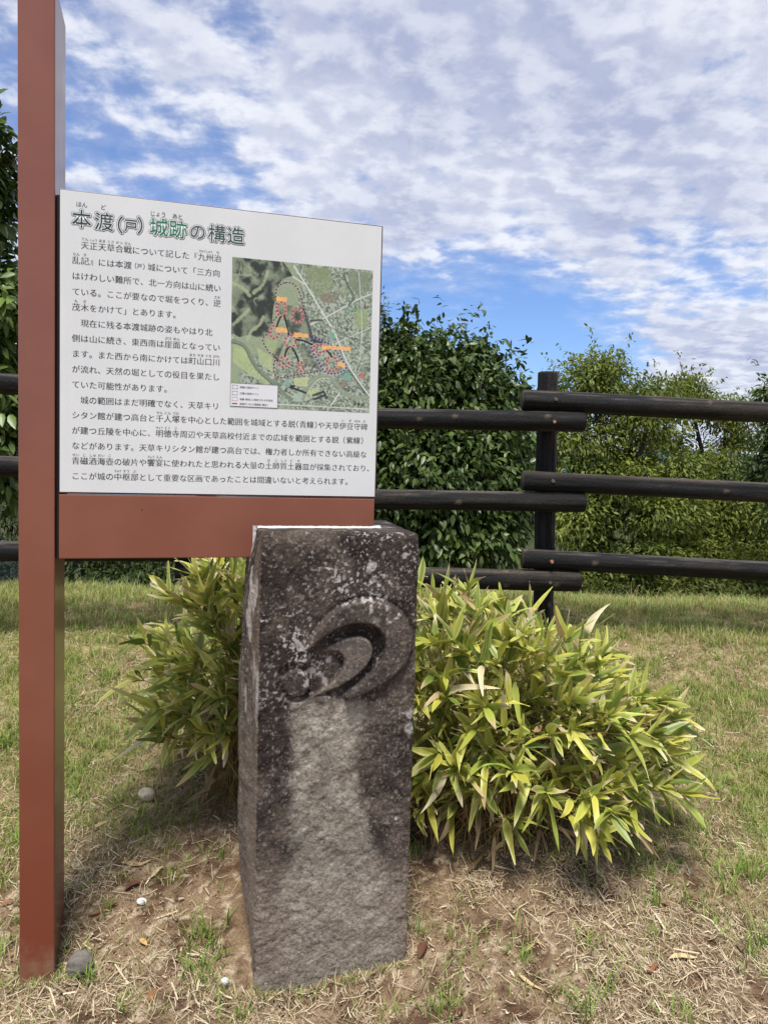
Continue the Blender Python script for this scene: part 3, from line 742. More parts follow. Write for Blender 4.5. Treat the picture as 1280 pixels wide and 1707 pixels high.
grm = np.zeros(len(pc)); grm[:NZ * ring].reshape(NZ, ring)[:, :NF] = np.clip(blur(gr, 1), 0, 1)
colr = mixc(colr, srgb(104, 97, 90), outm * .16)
colr = mixc(colr, srgb(44, 37, 35), grm * .25)  # shade inside the carved groove, put into the stone colour
sp1 = sstep(fbm(pc, 125, 3, 131, .6), .64, .70); cl = sstep(fbm(pc, 11, 4, 133), .42, .60)
colr = mixc(colr, srgb(140, 130, 122), sstep(grain, .62, .8) * .55)
colr = mixc(colr, srgb(40, 33, 32), sstep(.36 - grain, 0, .15) * .5)
up = sstep(sz_, .55, .95)
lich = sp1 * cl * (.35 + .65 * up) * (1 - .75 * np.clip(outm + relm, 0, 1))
def spot(px, py, r1, k=1.0):
    a, z = sp(px, py); d = np.hypot(sx_ - a, (sz_ - z) * .8) + (fbm(pc, 45, 3, 137) - .5) * r1 * 1.6
    return sstep(r1 - d, 0, r1 * .5) * fx * k
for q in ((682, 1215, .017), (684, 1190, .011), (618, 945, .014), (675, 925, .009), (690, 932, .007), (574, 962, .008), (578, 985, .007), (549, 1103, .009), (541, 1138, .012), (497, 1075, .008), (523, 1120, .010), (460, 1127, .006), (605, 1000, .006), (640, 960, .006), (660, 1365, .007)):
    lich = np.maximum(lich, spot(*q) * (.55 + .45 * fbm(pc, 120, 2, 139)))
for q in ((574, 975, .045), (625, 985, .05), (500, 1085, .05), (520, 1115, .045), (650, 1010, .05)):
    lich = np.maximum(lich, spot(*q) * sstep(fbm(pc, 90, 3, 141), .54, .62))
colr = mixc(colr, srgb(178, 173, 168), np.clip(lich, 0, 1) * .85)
lef = np.zeros(len(pc)); lef[:NZ * ring].reshape(NZ, ring)[:, s1:] = 1
stq = sstep(fbm(pc * np.array([1, 40, 9]), 1, 3, 143), .60, .68) * sstep(sz_, .5, .8)
colr = mixc(colr, srgb(196, 192, 186), lef * stq * .9)
colr = mixc(colr, srgb(122, 108, 94), lef * sstep(fbm(pc * np.array([1, 30, 4]), 1, 4, 145), .45, .7) * .55)
stone = empty('stone_pillar', (ST_O[0], ST_O[1], 0), ST_YAW)
tag(stone, 'weathered square stone pillar carved with a comma swirl emblem', 'stone pillar')
VVc = np.concatenate([VV, [[cen[0], cen[1], TOPZ]]])
fan = np.stack([cf + np.arange(ring), cf + (np.arange(ring) + 1) % ring, np.full(ring, len(VV))], -1)
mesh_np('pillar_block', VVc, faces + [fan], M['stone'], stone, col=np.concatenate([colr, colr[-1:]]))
# caulk under the beam: along the top and down the left side
def s_loc(p):
    d = np.asarray(p) - np.array([ST_O[0], ST_O[1], 0]); c_, s_ = math.cos(ST_YAW), math.sin(ST_YAW)
    return np.array([d[0] * c_ + d[1] * s_, -d[0] * s_ + d[1] * c_, d[2]])
def w_sign(a, b, z):
    c_, s_ = math.cos(YAW), math.sin(YAW); return np.array([SO[0] + a * c_ - b * s_, SO[1] + a * s_ + b * c_, z])
cv = []; n = 60
for i in range(n):
    a = a_notch + .004 + (SW - a_notch + .016) * i / (n - 1); j = random.uniform(.2, 1.0); j2 = random.uniform(.0, 1.0) ** 2
    cv += [s_loc(w_sign(a, .004, z_notch + .0035 * j)), s_loc(w_sign(a, -.003 - .004 * j2, z_notch - .0005)), s_loc(w_sign(a, -.006 - .008 * j2, z_notch - .0055))]
mesh_np('caulk', cv, [grid_faces(n, 3)], M['caulk'], stone)
cv = []; n = 24
for i in range(n):
    z = z_notch + .002 - (.085 + .004) * i / (n - 1); j = random.uniform(.5, 1.3); wdt = .010 * j * (1 - .5 * (i / n) ** 3)
    cv += [s_loc(w_sign(a_notch - .006, -.0018, z)), s_loc(w_sign(a_notch + wdt * .35, -.006 - .006 * j, z)), s_loc(w_sign(a_notch + wdt, -.003, z))]
mesh_np('caulk', cv, [grid_faces(n, 3)], M['caulk'], stone)

# ------------------------------------------------------------------ log fence
def log_mesh(name, p0, p1, r, parent, seed, origin, tint=0, nseg=150, nang=36, r_end=None):
    p0, p1 = np.asarray(p0, float), np.asarray(p1, float); L = np.linalg.norm(p1 - p0); d = (p1 - p0) / L
    up = np.array([0, 0, 1.]) if abs(d[2]) < .8 else np.array([1., 0, 0])
    s = np.cross(d, up); s /= np.linalg.norm(s); u = np.cross(s, d)
    ts = np.concatenate([[0, 0, .004], np.linspace(.012, L - .012, nseg), [L - .004, L, L]])
    rr = np.concatenate([[0, .9, .975], np.ones(nseg), [.975, .9, 0]])
    th = np.linspace(0, 2 * math.pi, nang, endpoint=False)
    TT, TH = np.meshgrid(ts, th, indexing='ij')
    Pn = np.stack([np.cos(TH) * 1.0 + seed * 9.1, np.sin(TH), TT * .8], -1).reshape(-1, 3)
    g = fbm(np.stack([np.cos(TH) * 7 + seed * 3.7, np.sin(TH) * 7, TT * 1.6], -1).reshape(-1, 3), 1, 4, seed).reshape(TT.shape)
    big = fbm(Pn, 1.2, 3, seed + 5).reshape(TT.shape)
    # one long drying crack
    cth = 1.2 + .5 * seed % 1.6 + (fbm(np.stack([ts * 1.5, ts * 0 + seed, ts * 0], -1), 1, 3, seed + 9) - .5) * 1.0
    dc = np.abs(((TH - cth[:, None] + math.pi) % (2 * math.pi)) - math.pi)
    crack = sstep(.10 - dc, 0, .07) * sstep(fbm(np.stack([ts * 2.2 + seed, ts * 0, ts * 0], -1), 1, 2, seed + 11), .35, .5)[:, None]
    rad = r * rr[:, None] * (1 + (big - .5) * .26 + (g - .5) * .16 - crack * .2)
    V = p0 + d * TT[..., None] + (s * np.cos(TH)[..., None] + u * np.sin(TH)[..., None]) * rad[..., None] - np.asarray(origin)
    fib = fbm(np.stack([np.cos(TH) * 16 + seed * 3.7, np.sin(TH) * 16, TT * 2.4], -1).reshape(-1, 3), 1, 4, seed + 21, .65).reshape(TT.shape)
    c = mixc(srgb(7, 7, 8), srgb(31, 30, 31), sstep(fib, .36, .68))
    c = mixc(c, srgb(96, 88, 80), sstep(fib * .8 + np.sin(TH) * .28, .58, .76) * .6)   # pale grain, and the highlight along each rail's top painted in
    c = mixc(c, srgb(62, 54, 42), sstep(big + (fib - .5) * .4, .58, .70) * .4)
    rk = np.random.default_rng(seed)
    knot = np.zeros(TT.shape)
    for _ in range(int(L * 3)):
        kt, ka = rk.uniform(0, L), rk.uniform(0, 6.28); knot = np.maximum(knot, sstep(.022 - np.hypot(TT - kt, (((TH - ka + math.pi) % (2 * math.pi)) - math.pi) * r * 1.3), 0, .014))
    V = V + (s * np.cos(TH)[..., None] + u * np.sin(TH)[..., None]) * (knot * .004 * (rr[:, None] > .99))[..., None]
    c = mixc(c, srgb(104, 92, 76), knot * .6)
    c = mixc(c, srgb(8, 8, 8), crack)
    endm = ((TT < .002) | (TT > L - .002)).astype(float)
    c = mixc(c, srgb(78, 68, 58), endm * .7)
    return mesh_np(name, V.reshape(-1, 3), [grid_faces(len(ts), nang, wrap=True)], M['log'], parent, col=c.reshape(-1, 3))
FD = 4.2
fo = at(912, 1012, 4.31); fence = empty('log_fence', tuple(fo))
tag(fence, 'fence of black charred logs lapped three high on round posts along the crest', 'fence')
RAD = .054
pb = at(906, 1010, 4.32); ptop = at(913, 620, 4.32)
log_mesh('fence_post', pb - np.array([.0, 0, .12]), ptop, .055, fence, 3, fo)
p2 = at(343, 990, 4.22); p2t = at(346, 640, 4.22)
log_mesh('fence_post', p2 - np.array([0, 0, .12]), p2t, .055, fence, 4, fo)
p3 = at(1560, 1040, 4.36); log_mesh('fence_post', p3 - np.array([0, 0, .12]), at(1562, 650, 4.36), .055, fence, 6, fo)
def bolt(px, py, D, rail, rusty):
    c = at(px, py, D); bm = bmesh.new()
    bmesh.ops.create_cone(bm, cap_ends=True, segments=14, radius1=.011, radius2=.0085, depth=.016)
    bmesh.ops.rotate(bm, verts=bm.verts, cent=(0, 0, 0), matrix=Matrix.Rotation(R(90), 3, 'X'))
    for v in bm.verts: v.co += Vector(c - fo)
    bm_obj('bolt', bm, M['bolt' if rusty else 'bolt_dark'], rail, False)
FB = FD - .104
for i, (l, rr_, sd) in enumerate(((666, 704.5, 1), (801, 836.5, 2), (931, 968, 5))):
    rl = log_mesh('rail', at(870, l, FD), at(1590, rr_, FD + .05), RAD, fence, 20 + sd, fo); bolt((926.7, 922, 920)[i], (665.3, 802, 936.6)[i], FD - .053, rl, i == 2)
for i, (xl, l, xr, rr_, sd) in enumerate(((292, 691.5, 974, 702.5, 1), (292, 826, 974, 837.5, 2), (294, 951, 966, 969.5, 5))):
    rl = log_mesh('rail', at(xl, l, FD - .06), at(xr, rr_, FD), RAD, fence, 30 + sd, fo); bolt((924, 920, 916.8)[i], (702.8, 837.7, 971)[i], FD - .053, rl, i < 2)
for i, (l, rr_, sd) in enumerate(((630, 658, 1), (770, 791, 2), (918, 920, 5))):
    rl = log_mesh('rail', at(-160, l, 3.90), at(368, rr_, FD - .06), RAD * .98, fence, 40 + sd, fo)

# ------------------------------------------------------------------ leaves
def leaves(B, D, Nn, L, Wd, droop, rows, prof, fold=.18, curl=0.0):
    """vectorised leaves: B base, D direction, Nn upper normal; returns verts (n,rows,3,3), faces, s per row"""
    n = len(B); s = np.asarray(rows)
    D = D / np.linalg.norm(D, axis=1, keepdims=True)
    S = np.cross(D, Nn); S /= np.maximum(np.linalg.norm(S, axis=1, keepdims=True), 1e-6); Nn = np.cross(S, D)
    mid_ = B[:, None] + D[:, None] * (L[:, None] * s)[..., None]
    mid_[..., 2] -= (droop * L)[:, None] * s ** 2
    w_ = Wd[:, None] * prof(s)
    off = S[:, None] * w_[..., None] * .5
    lift = Nn[:, None] * (w_ * fold)[..., None]
    V = np.stack([mid_ - off + lift, mid_, mid_ + off + lift], 2)
    nr = len(s); base = np.arange(n)[:, None] * nr * 3
    r = np.arange(nr - 1)[:, None] * 3; c = np.arange(2)[None]
    q = np.stack([r + c, r + c + 1, r + c + 4, r + c + 3], -1).reshape(-1, 4)
    return V, (base[:, :, None] + q[None]).reshape(-1, 4)
def unitv(v): return v / np.maximum(np.linalg.norm(v, axis=-1, keepdims=True), 1e-9)
def tubes(paths, rads, nang=5):
    V = []; F = []; n0 = 0
    for P_, r_ in zip(paths, rads):
        P_ = np.asarray(P_, float); n = len(P_)
        d = unitv(np.gradient(P_, axis=0)); ref = np.where(np.abs(d[:, 2:3]) > .9, np.array([[1., 0, 0]]), np.array([[0, 0, 1.]]))
        s = unitv(np.cross(d, ref)); u = np.cross(s, d); th = np.linspace(0, 2 * math.pi, nang, endpoint=False)
        rr = np.asarray(r_, float).reshape(-1, 1, 1) * np.ones((n, 1, 1))
        V.append((P_[:, None] + (s[:, None] * np.cos(th)[None, :, None] + u[:, None] * np.sin(th)[None, :, None]) * rr).reshape(-1, 3))
        F.append(grid_faces(n, nang, True) + n0); n0 += n * nang
    return np.concatenate(V), np.concatenate(F)

# ------------------------------------------------------------------ dwarf bamboo clumps
def sasa(name, label, blobs, base, nculm, seed, tone, yellow):
    rng = np.random.default_rng(seed)
    bx, by, br = base; bz = float(ground_z(np.array([bx]), np.array([by]))[0])
    root = tag(empty(name, (bx, by, bz)), label, 'bamboo clump'); o = np.array([bx, by, bz])
    paths, prad, B, D, LL, age = [], [], [], [], [], []
    for i in range(nculm):
        v = rng.normal(size=3); v /= np.linalg.norm(v)
        if v[2] < -.72: v[2] = -v[2]
        wts = np.array([q[2] for q in blobs]); ctr, rad, _w = blobs[rng.choice(len(blobs), p=wts / wts.sum())]; ctr = np.array(ctr); rad = np.array(rad)
        rr = rng.uniform(.72, 1.02) if rng.random() < .72 else rng.uniform(.3, .75)
        rr *= .86 + .28 * float(vn((v * 2.2 + seed)[None], seed)[0])
        tip = ctr + v * rad * rr
        gz0 = float(ground_z(np.array([tip[0]]), np.array([tip[1]]))[0])
        if tip[2] < gz0 + .16: tip[2] = gz0 + rng.uniform(.16, .3)
        an = rng.uniform(0, 6.28); q = br * math.sqrt(rng.random())
        b0 = np.array([bx + q * math.cos(an) * 1.5, by + q * math.sin(an), 0]); b0[2] = float(ground_z(b0[:1], b0[1:2])[0]) - .01
        m1 = b0 * .55 + tip * .45 + np.array([0, 0, .10 + .12 * rng.random()])
        ts = np.linspace(0, 1, 8)[:, None]
        pth = (1 - ts) ** 2 * b0 + 2 * ts * (1 - ts) * m1 + ts ** 2 * tip
        paths.append(pth - o); prad.append(np.linspace(.0022, .0009, 8))
        ax = unitv(pth[-1] - pth[-2])
        out = unitv(v * np.array([1, 1, .55]) + np.array([0, -.25, .12]))
        k_ = rng.integers(5, 10)
        ph = rng.uniform(0, 6.28)
        e1 = unitv(np.cross(ax, [0.3, .2, 1.])); e2 = np.cross(ax, e1)
        for j in range(k_):
            a = ph + j * 2.4; sp_ = rng.uniform(.45, 1.25)
            d = unitv(ax * rng.uniform(.35, .9) + out * .35 + (e1 * math.cos(a) + e2 * math.sin(a)) * sp_ + np.array([0, 0, .16]))
            B.append(pth[-1] - ax * rng.uniform(0, .035)); D.append(d); LL.append(rng.uniform(.06, .165)); age.append(rng.random())
        for j in range(rng.integers(0, 3)):
            tt = rng.integers(4, 7); d = unitv(rng.normal(size=3) * .7 + out * .5 + np.array([0, 0, .1]))
            B.append(pth[tt]); D.append(d); LL.append(rng.uniform(.08, .16)); age.append(rng.random())
    B, D, LL, age = map(np.array, (B, D, LL, age)); n = len(B)
    # leaves keep clear of the stone and the sign
    Nn = unitv(np.array([0, -.25, 1.]) + rng.normal(size=(n, 3)) * .42)
    Wd = LL * rng.uniform(.135, .225, n)
    rows = np.array([0, .05, .16, .32, .5, .68, .84, .94, 1.0])
    prof = lambda s: np.interp(s, [0, .05, .16, .32, .5, .68, .84, .94, 1], [.06, .42, .86, 1.0, .93, .74, .44, .19, .0])
    V, F = leaves(B, D, Nn, LL, Wd, rng.uniform(-.02, .24, n), rows, prof, fold=.16)
    # gentle twist / dry curl at the tips
    crl = np.where(age > .93, 3.2, 1.0)[:, None]; tw = rng.normal(size=(n, 3)) * .012 * crl; V += tw[:, None, None] * (rows ** 3)[None, :, None, None]
    wv = np.sin(rows * 9 + rng.uniform(0, 6, n)[:, None]) * .0016; V[:, :, 0] += wv[:, :, None]; V[:, :, 2] -= wv[:, :, None]
    loc = np.stack([(V[..., 0] - ST_O[0]) * math.cos(ST_YAW) + (V[..., 1] - ST_O[1]) * math.sin(ST_YAW), -(V[..., 0] - ST_O[0]) * math.sin(ST_YAW) + (V[..., 1] - ST_O[1]) * math.cos(ST_YAW)], -1)
    hit = ((loc[..., 0] > -.085) & (loc[..., 0] < SW2 + .004) & (loc[..., 1] < SDEP + .02) & (V[..., 2] < TOPZ + .02)).any((1, 2))
    wsx = V[..., 0] - SO[0]; wsy = V[..., 1] - SO[1]
    la, lb = wsx * math.cos(YAW) + wsy * math.sin(YAW), -wsx * math.sin(YAW) + wsy * math.cos(YAW)
    hit |= ((la < SW) & (lb < .07) & (V[..., 2] > SO[2] - BAR - .01)).any((1, 2))
    hit |= (V[..., 2] < ground_z(V[..., 0], V[..., 1], False) + .012).any((1, 2))
    fresh = mixc(tone[0], tone[1], rng.random(n))
    fresh = mixc(fresh, srgb(200, 196, 84), (rng.random(n) < yellow) * rng.uniform(.3, .95, n))
    S_ = rows[None, :, None]; edge_ = np.array([1, 0, 1.])[None, None]
    col = np.broadcast_to(fresh[:, None, None], (n, len(rows), 3, 3)).copy()
    ylw = rng.random(n) ** 1.5
    col = mixc(col, srgb(222, 216, 136), edge_ * (ylw * .75)[:, None, None] * np.ones_like(S_))
    dry = np.where(rng.random(n) < .6, rng.uniform(.66, .98, n), 2.0)[:, None, None]; dry = np.where((age > .93)[:, None, None], rng.uniform(-.2, .45, n)[:, None, None], dry)
    td = sstep(S_ + (edge_ - .5) * .06 + np.zeros_like(dry), dry - .08, dry + .05)
    tan = mixc(srgb(228, 216, 176), srgb(182, 152, 108), rng.random(n) ** 1.4)[:, None, None]
    col = mixc(col, np.broadcast_to(tan, col.shape), td)
    vein = 1 - .10 * (1 - edge_); col = col * vein[..., None]
    ok = ~hit
    V, col = V[ok], col[ok]; nr = len(rows); m = len(V)
    r = np.arange(nr - 1)[:, None] * 3; c = np.arange(2)[None]
    q = np.stack([r + c, r + c + 1, r + c + 4, r + c + 3], -1).reshape(-1, 4)
    F = (np.arange(m)[:, None, None] * nr * 3 + q[None]).reshape(-1, 4)
    mesh_np('leaves', V.reshape(-1, 3) - o, [F], M['leaf_sasa'], root, col=col.reshape(-1, 3))
    TV, TF = tubes(paths, prad)
    tc = mixc(srgb(126, 112, 70), srgb(168, 140, 92), vn(TV * 30, 4))
    mesh_np('stems', TV, [TF], M['straw'], root, col=tc)
    # withered skirt of dead leaves hanging low around the stems
    k_ = int(nculm * .5)
    an = rng.uniform(0, 6.28, k_); q_ = br * np.sqrt(rng.uniform(.3, 1.7, k_))
    b = np.stack([bx + q_ * np.cos(an) * 1.7, by + q_ * np.sin(an), an * 0], -1); b[:, 2] = ground_z(b[:, 0], b[:, 1]) + rng.uniform(.05, .22, k_)
    dd = unitv(np.stack([np.cos(an), np.sin(an), rng.uniform(-1.1, .3, k_)], -1) + rng.normal(size=(k_, 3)) * .7)
    l2 = rng.uniform(.08, .16, k_)
    V2, F2 = leaves(b, dd, unitv(rng.normal(size=(k_, 3)) + [0, 0, .6]), l2, l2 * .13, rng.uniform(0, .3, k_), rows[::2], prof, .3)
    V2[..., 2] = np.maximum(V2[..., 2], ground_z(V2[..., 0], V2[..., 1], False) + .008)
    c2 = mixc(srgb(104, 84, 60), srgb(172, 150, 114), rng.random(k_))
    mesh_np('dry_leaves', V2.reshape(-1, 3) - o, [F2], M['litter'], root, col=np.repeat(c2, 15, 0))
    return root
GA = (np.array(srgb(80, 110, 38)), np.array(srgb(178, 190, 82)))
GB = (np.array(srgb(96, 122, 48)), np.array(srgb(180, 192, 92)))
sasa('bamboo_grass', 'large clump of yellow green dwarf bamboo beside the right side of the stone pillar', [((.16, 2.74, .47), (.36, .30, .46), .36), ((.50, 2.70, .40), (.42, .36, .42), .34), ((.74, 2.66, .33), (.34, .34, .33), .30)], (.42, 2.76, .20), 400, 5, GA, .5)
sasa('bamboo_grass', 'smaller darker clump of dwarf bamboo under the beam, left of the stone pillar', [((-.55, 2.74, .56), (.34, .27, .42), .75), ((-.48, 2.74, .48), (.27, .24, .22), .25)], (-.46, 2.82, .11), 215, 6, GB, .4)

# ------------------------------------------------------------------ trees
def leaf_cloud(P_, N_, L, rng, droop=.25, wr=.45, cols=None, rows=(0, .12, .42, .75, 1.0), fold=.12, down=.35, jitter=.6):
    n = len(P_)
    D = unitv(N_ * .8 + rng.normal(size=(n, 3)) * jitter + np.array([0, 0, -down]))
    Nn = unitv(np.array([0, 0, 1.]) + N_ * .5 + rng.normal(size=(n, 3)) * .45)
    pf = lambda s: np.interp(s, [0, .12, .42, .75, 1], [.08, .6, 1, .62, .0])
    V, F = leaves(P_, D, Nn, L, L * wr, np.full(n, droop), np.array(rows), pf, fold)
    return V.reshape(-1, 3), F, np.repeat(cols, len(rows) * 3, 0)
def clump_points(clumps, dens, rng, shell=.55):
    """clumps: (center, radii); points through each blob, biased outward"""
    Ps, Ns = [], []
    for c, r_ in clumps:
        r_ = np.asarray(r_, float); n = int(dens * (r_[0] * r_[1] + r_[0] * r_[2] + r_[1] * r_[2]))
        v = unitv(rng.normal(size=(n, 3))); q = rng.random(n) ** shell
        lump = .72 + .5 * vn(v * 2.6 + np.asarray(c) * 3.1, 3)
        Ps.append(np.asarray(c) + v * r_ * (q * lump)[:, None]); Ns.append(v)
    return np.concatenate(Ps), np.concatenate(Ns)
def tree(name, label, cat, base, clumps, trunk_r, dens, L, cols, mat, seed, group=None, droop=.25, wr=.45, down=.35, jitter=.6, shell=.55, sprigs=0, forks=1, part='crown'):
    rng = np.random.default_rng(seed); base = np.asarray(base, float)
    root = tag(empty(name, tuple(base)), label, cat, group)
    paths, rads = [], []
    ctrs = [np.asarray(c) for c, r_ in clumps]
    top = np.mean(ctrs, 0)
    trunks = []
    for f in range(forks):
        b = base + np.array([rng.normal() * .12 * (forks > 1), rng.normal() * .08, -.1])
        m = b * .5 + top * .5 + rng.normal(size=3) * np.array([.25, .15, .1])
        ts = np.linspace(0, 1, 9)[:, None]
        tr = (1 - ts) ** 2 * b + 2 * ts * (1 - ts) * m + ts ** 2 * (top + rng.normal(size=3) * .2)
        tr += (np.stack([vn(np.stack([ts[:, 0] * 6, ts[:, 0] * 0 + k_ + f * 5, ts[:, 0] * 0], -1), seed) for k_ in range(3)], -1) - .5) * .12 * ts
        paths.append(tr); rads.append(np.linspace(trunk_r, trunk_r * .45, 9)); trunks.append(tr)
    for c in ctrs:
        tr = trunks[rng.integers(forks)]; i = rng.integers(2, 8)
        s = tr[i]; ts = np.linspace(0, 1, 6)[:, None]; mid_ = s * .5 + c * .5 + rng.normal(size=3) * .1 + np.array([0, 0, .1])
        paths.append((1 - ts) ** 2 * s + 2 * ts * (1 - ts) * mid_ + ts ** 2 * c); rads.append(np.linspace(trunk_r * .4, trunk_r * .12, 6))
        for k_ in range(3):
            v = unitv(rng.normal(size=3)) * .35; paths.append(np.linspace(0, 1, 4)[:, None] * v + c); rads.append(np.linspace(trunk_r * .12, trunk_r * .05, 4))
    TV, TF = tubes([p - base for p in paths], rads, 7)
    mesh_np('trunk', TV, [TF], M['bark'], root)
    Pp, Nv = clump_points(clumps, dens, rng, shell)
    if sprigs:
        for c, r_ in clumps:
            for k_ in range(sprigs):
                v = unitv(rng.normal(size=3) + np.array([0, 0, .7])); p0 = np.asarray(c) + v * np.asarray(r_) * .62
                ln = rng.uniform(.12, .35); t_ = rng.random((14, 1))
                Pp = np.concatenate([Pp, p0 + v * (ln + .25 * np.asarray(r_)) * t_ + rng.normal(size=(14, 3)) * .015]); Nv = np.concatenate([Nv, np.repeat(v[None], 14, 0) + rng.normal(size=(14, 3)) * .4])
    n = len(Pp); Ll = L * rng.uniform(.65, 1.25, n)
    tcol = mixc(cols[0], cols[1], np.clip(fbm(Pp, 1.6, 3, seed) * 1.6 - .3 + rng.normal(size=n) * .22, 0, 1))
    V, F, C = leaf_cloud(Pp, unitv(Nv), Ll, rng, droop, wr, tcol, down=down, jitter=jitter)
    mesh_np(part, V - base, [F], M[mat], root, col=C)
    return root
def gz(x, y): return float(ground_z(np.array([x]), np.array([y]), False)[0])
def cl(px, py, D, r_): return (at(px, py, D), r_ if hasattr(r_, '__len__') else (r_, r_, r_))
CAM = (np.array((.026, .052, .010)), np.array((.095, .145, .030)))
# camellia behind the fence, between the board and the middle post
cc = [cl(668, 575, 6.3, (.2, .2, .2)), cl(722, 588, 6.3, (.16, .2, .18)), cl(800, 600, 6.3, (.17, .2, .2)), cl(845, 660, 6.3, (.18, .2, .22)), cl(868, 740, 6.2, (.14, .2, .2)), cl(700, 655, 6.3, (.75, .6, .54)), cl(640, 700, 6.2, (.7, .6, .7)), cl(790, 690, 6.3, (.5, .5, .55)), cl(560, 680, 6.4, (.7, .6, .7)), cl(700, 800, 6.0, (.85, .6, .6)), cl(820, 800, 6.1, (.42, .45, .6)), cl(800, 880, 6.0, (.45, .4, .4)), cl(620, 860, 6.1, (.7, .5, .5)), cl(720, 900, 5.9, (.7, .4, .35)), cl(650, 605, 6.4, (.33, .35, .24)), cl(755, 625, 6.4, (.33, .35, .2)), cl(500, 800, 6.2, (.6, .5, .7))]
tree('camellia_tree', 'dense dark glossy leaved camellia behind the fence, right beside the board', 'tree', (at(690, 900, 6.3)[0], 6.3, gz(.3, 6.3)), cc, .06, 4300, .064, CAM, 'leaf_gloss', 41, sprigs=9, droop=.2, wr=.5, down=.55, shell=.4)
# big camellia at the left edge
cl_ = [cl(-150, 420, 5.4, (.65, .6, .8)), cl(-60, 520, 5.2, (.38, .4, .5)), cl(-40, 330, 5.3, (.24, .35, .4)), cl(-60, 660, 5.2, (.42, .4, .5)), cl(-20, 760, 5.3, (.32, .4, .35)), cl(-150, 780, 5.3, (.5, .5, .5)), cl(-30, 235, 5.3, (.2, .25, .26)), cl(-80, 300, 5.3, (.35, .3, .4)), cl(10, 520, 5.3, (.2, .25, .3)), cl(10, 680, 5.4, (.22, .25, .3))]
tree('camellia_tree', 'tall glossy dark leaved camellia at the left edge behind the red brown post', 'tree', (at(-120, 900, 5.5)[0], 5.5, gz(-3, 5.5)), cl_, .06, 2500, .095, (CAM[0] * 1.1, CAM[1] * 1.35), 'leaf_gloss', 42, sprigs=7, droop=.2, wr=.5, down=.45, shell=.45)
# light yellow green trees on the slope to the right
YG = (np.array((.075, .115, .018)), np.array((.25, .285, .046)))
ca_ = [cl(985, 640, 9.2, (.55, .5, .32)), cl(1000, 612, 9.2, (.42, .4, .2)), cl(1060, 690, 9.4, (.75, .6, .4)), cl(960, 740, 9.2, (.65, .6, .38)), cl(1090, 660, 9.6, (.45, .45, .28)), cl(1010, 800, 9.0, (.75, .6, .32)), cl(960, 860, 8.8, (.5, .5, .45)), cl(1090, 850, 9.0, (.65, .6, .4)), cl(1070, 930, 8.8, (.65, .5, .3)), cl(980, 950, 8.7, (.35, .4, .3)), cl(1040, 760, 9.6, (.5, .5, .3)), cl(930, 690, 9.5, (.3, .4, .35)), cl(1130, 780, 9.2, (.45, .4, .3))]
tree('broadleaf_tree', 'airy yellow green tree right of the middle fence post', 'tree', (at(985, 900, 9.0)[0], 9.0, gz(2.4, 9.0)), ca_, .085, 4300, .060, YG, 'leaf_soft', 43, droop=.25, wr=.4, down=.3, shell=.6, sprigs=12, forks=3)
cb_ = [cl(1150, 668, 10.2, (.42, .4, .3)), cl(1145, 645, 10.2, (.26, .3, .2)), cl(1215, 690, 10.4, (.5, .5, .3)), cl(1180, 840, 9.8, (.8, .6, .45)), cl(1260, 860, 9.8, (.6, .5, .5)), cl(1180, 930, 9.4, (.7, .5, .35)), cl(1270, 950, 9.4, (.5, .5, .4)), cl(1190, 770, 10.2, (.55, .5, .22)), cl(1110, 735, 10.4, (.35, .4, .16)), cl(1230, 735, 10.6, (.4, .4, .16)), cl(1240, 800, 10.2, (.5, .4, .3)), cl(1120, 820, 10.2, (.5, .4, .3)), cl(1130, 900, 9.6, (.5, .5, .4)), cl(1330, 900, 9.8, (.6, .5, .5))]
tree('broadleaf_tree', 'yellow green tree with gaps showing sky, at the right beneath the top rail', 'tree', (at(1180, 900, 9.9)[0], 9.9, gz(4.4, 9.9)), cb_, .08, 4200, .060, (YG[0] * .92, YG[1] * .95), 'leaf_soft', 44, droop=.25, wr=.4, down=.3, shell=.6, sprigs=10, forks=2)
cdk = [cl(1300, 700, 8.2, (.22, .3, .38)), cl(1310, 760, 8.2, (.36, .4, .3)), cl(1275, 790, 8.3, (.26, .3, .22)), cl(1340, 700, 8.2, (.5, .4, .6)), cl(1340, 850, 8.2, (.5, .4, .5)), cl(1280, 655, 8.2, (.14, .2, .14))]
tree('dark_tree', 'dark green tree cut off by the right edge behind the rails', 'tree', (at(1340, 900, 8.3)[0], 8.3, gz(4.5, 8.3)), cdk, .07, 2600, .075, (np.array((.05, .085, .022)), np.array((.15, .20, .05))), 'leaf_soft', 45, droop=.25, wr=.4, sprigs=6)
# slender tree whose tip shows beside the board
ct = [cl(612, 560 + 60 * i, 8.6, (.18 + .09 * i, .18 + .09 * i, .34)) for i in range(5)] + [cl(626, 515, 8.6, (.17, .12, .30))]
tree('slender_tree', 'pale green treetop just showing beside the right edge of the board', 'tree', (at(610, 900, 8.6)[0], 8.6, gz(-.2, 8.6)), ct, .05, 2600, .055, (np.array((.06, .11, .035)), np.array((.12, .19, .06))), 'leaf_soft', 46, wr=.25, down=-.5)
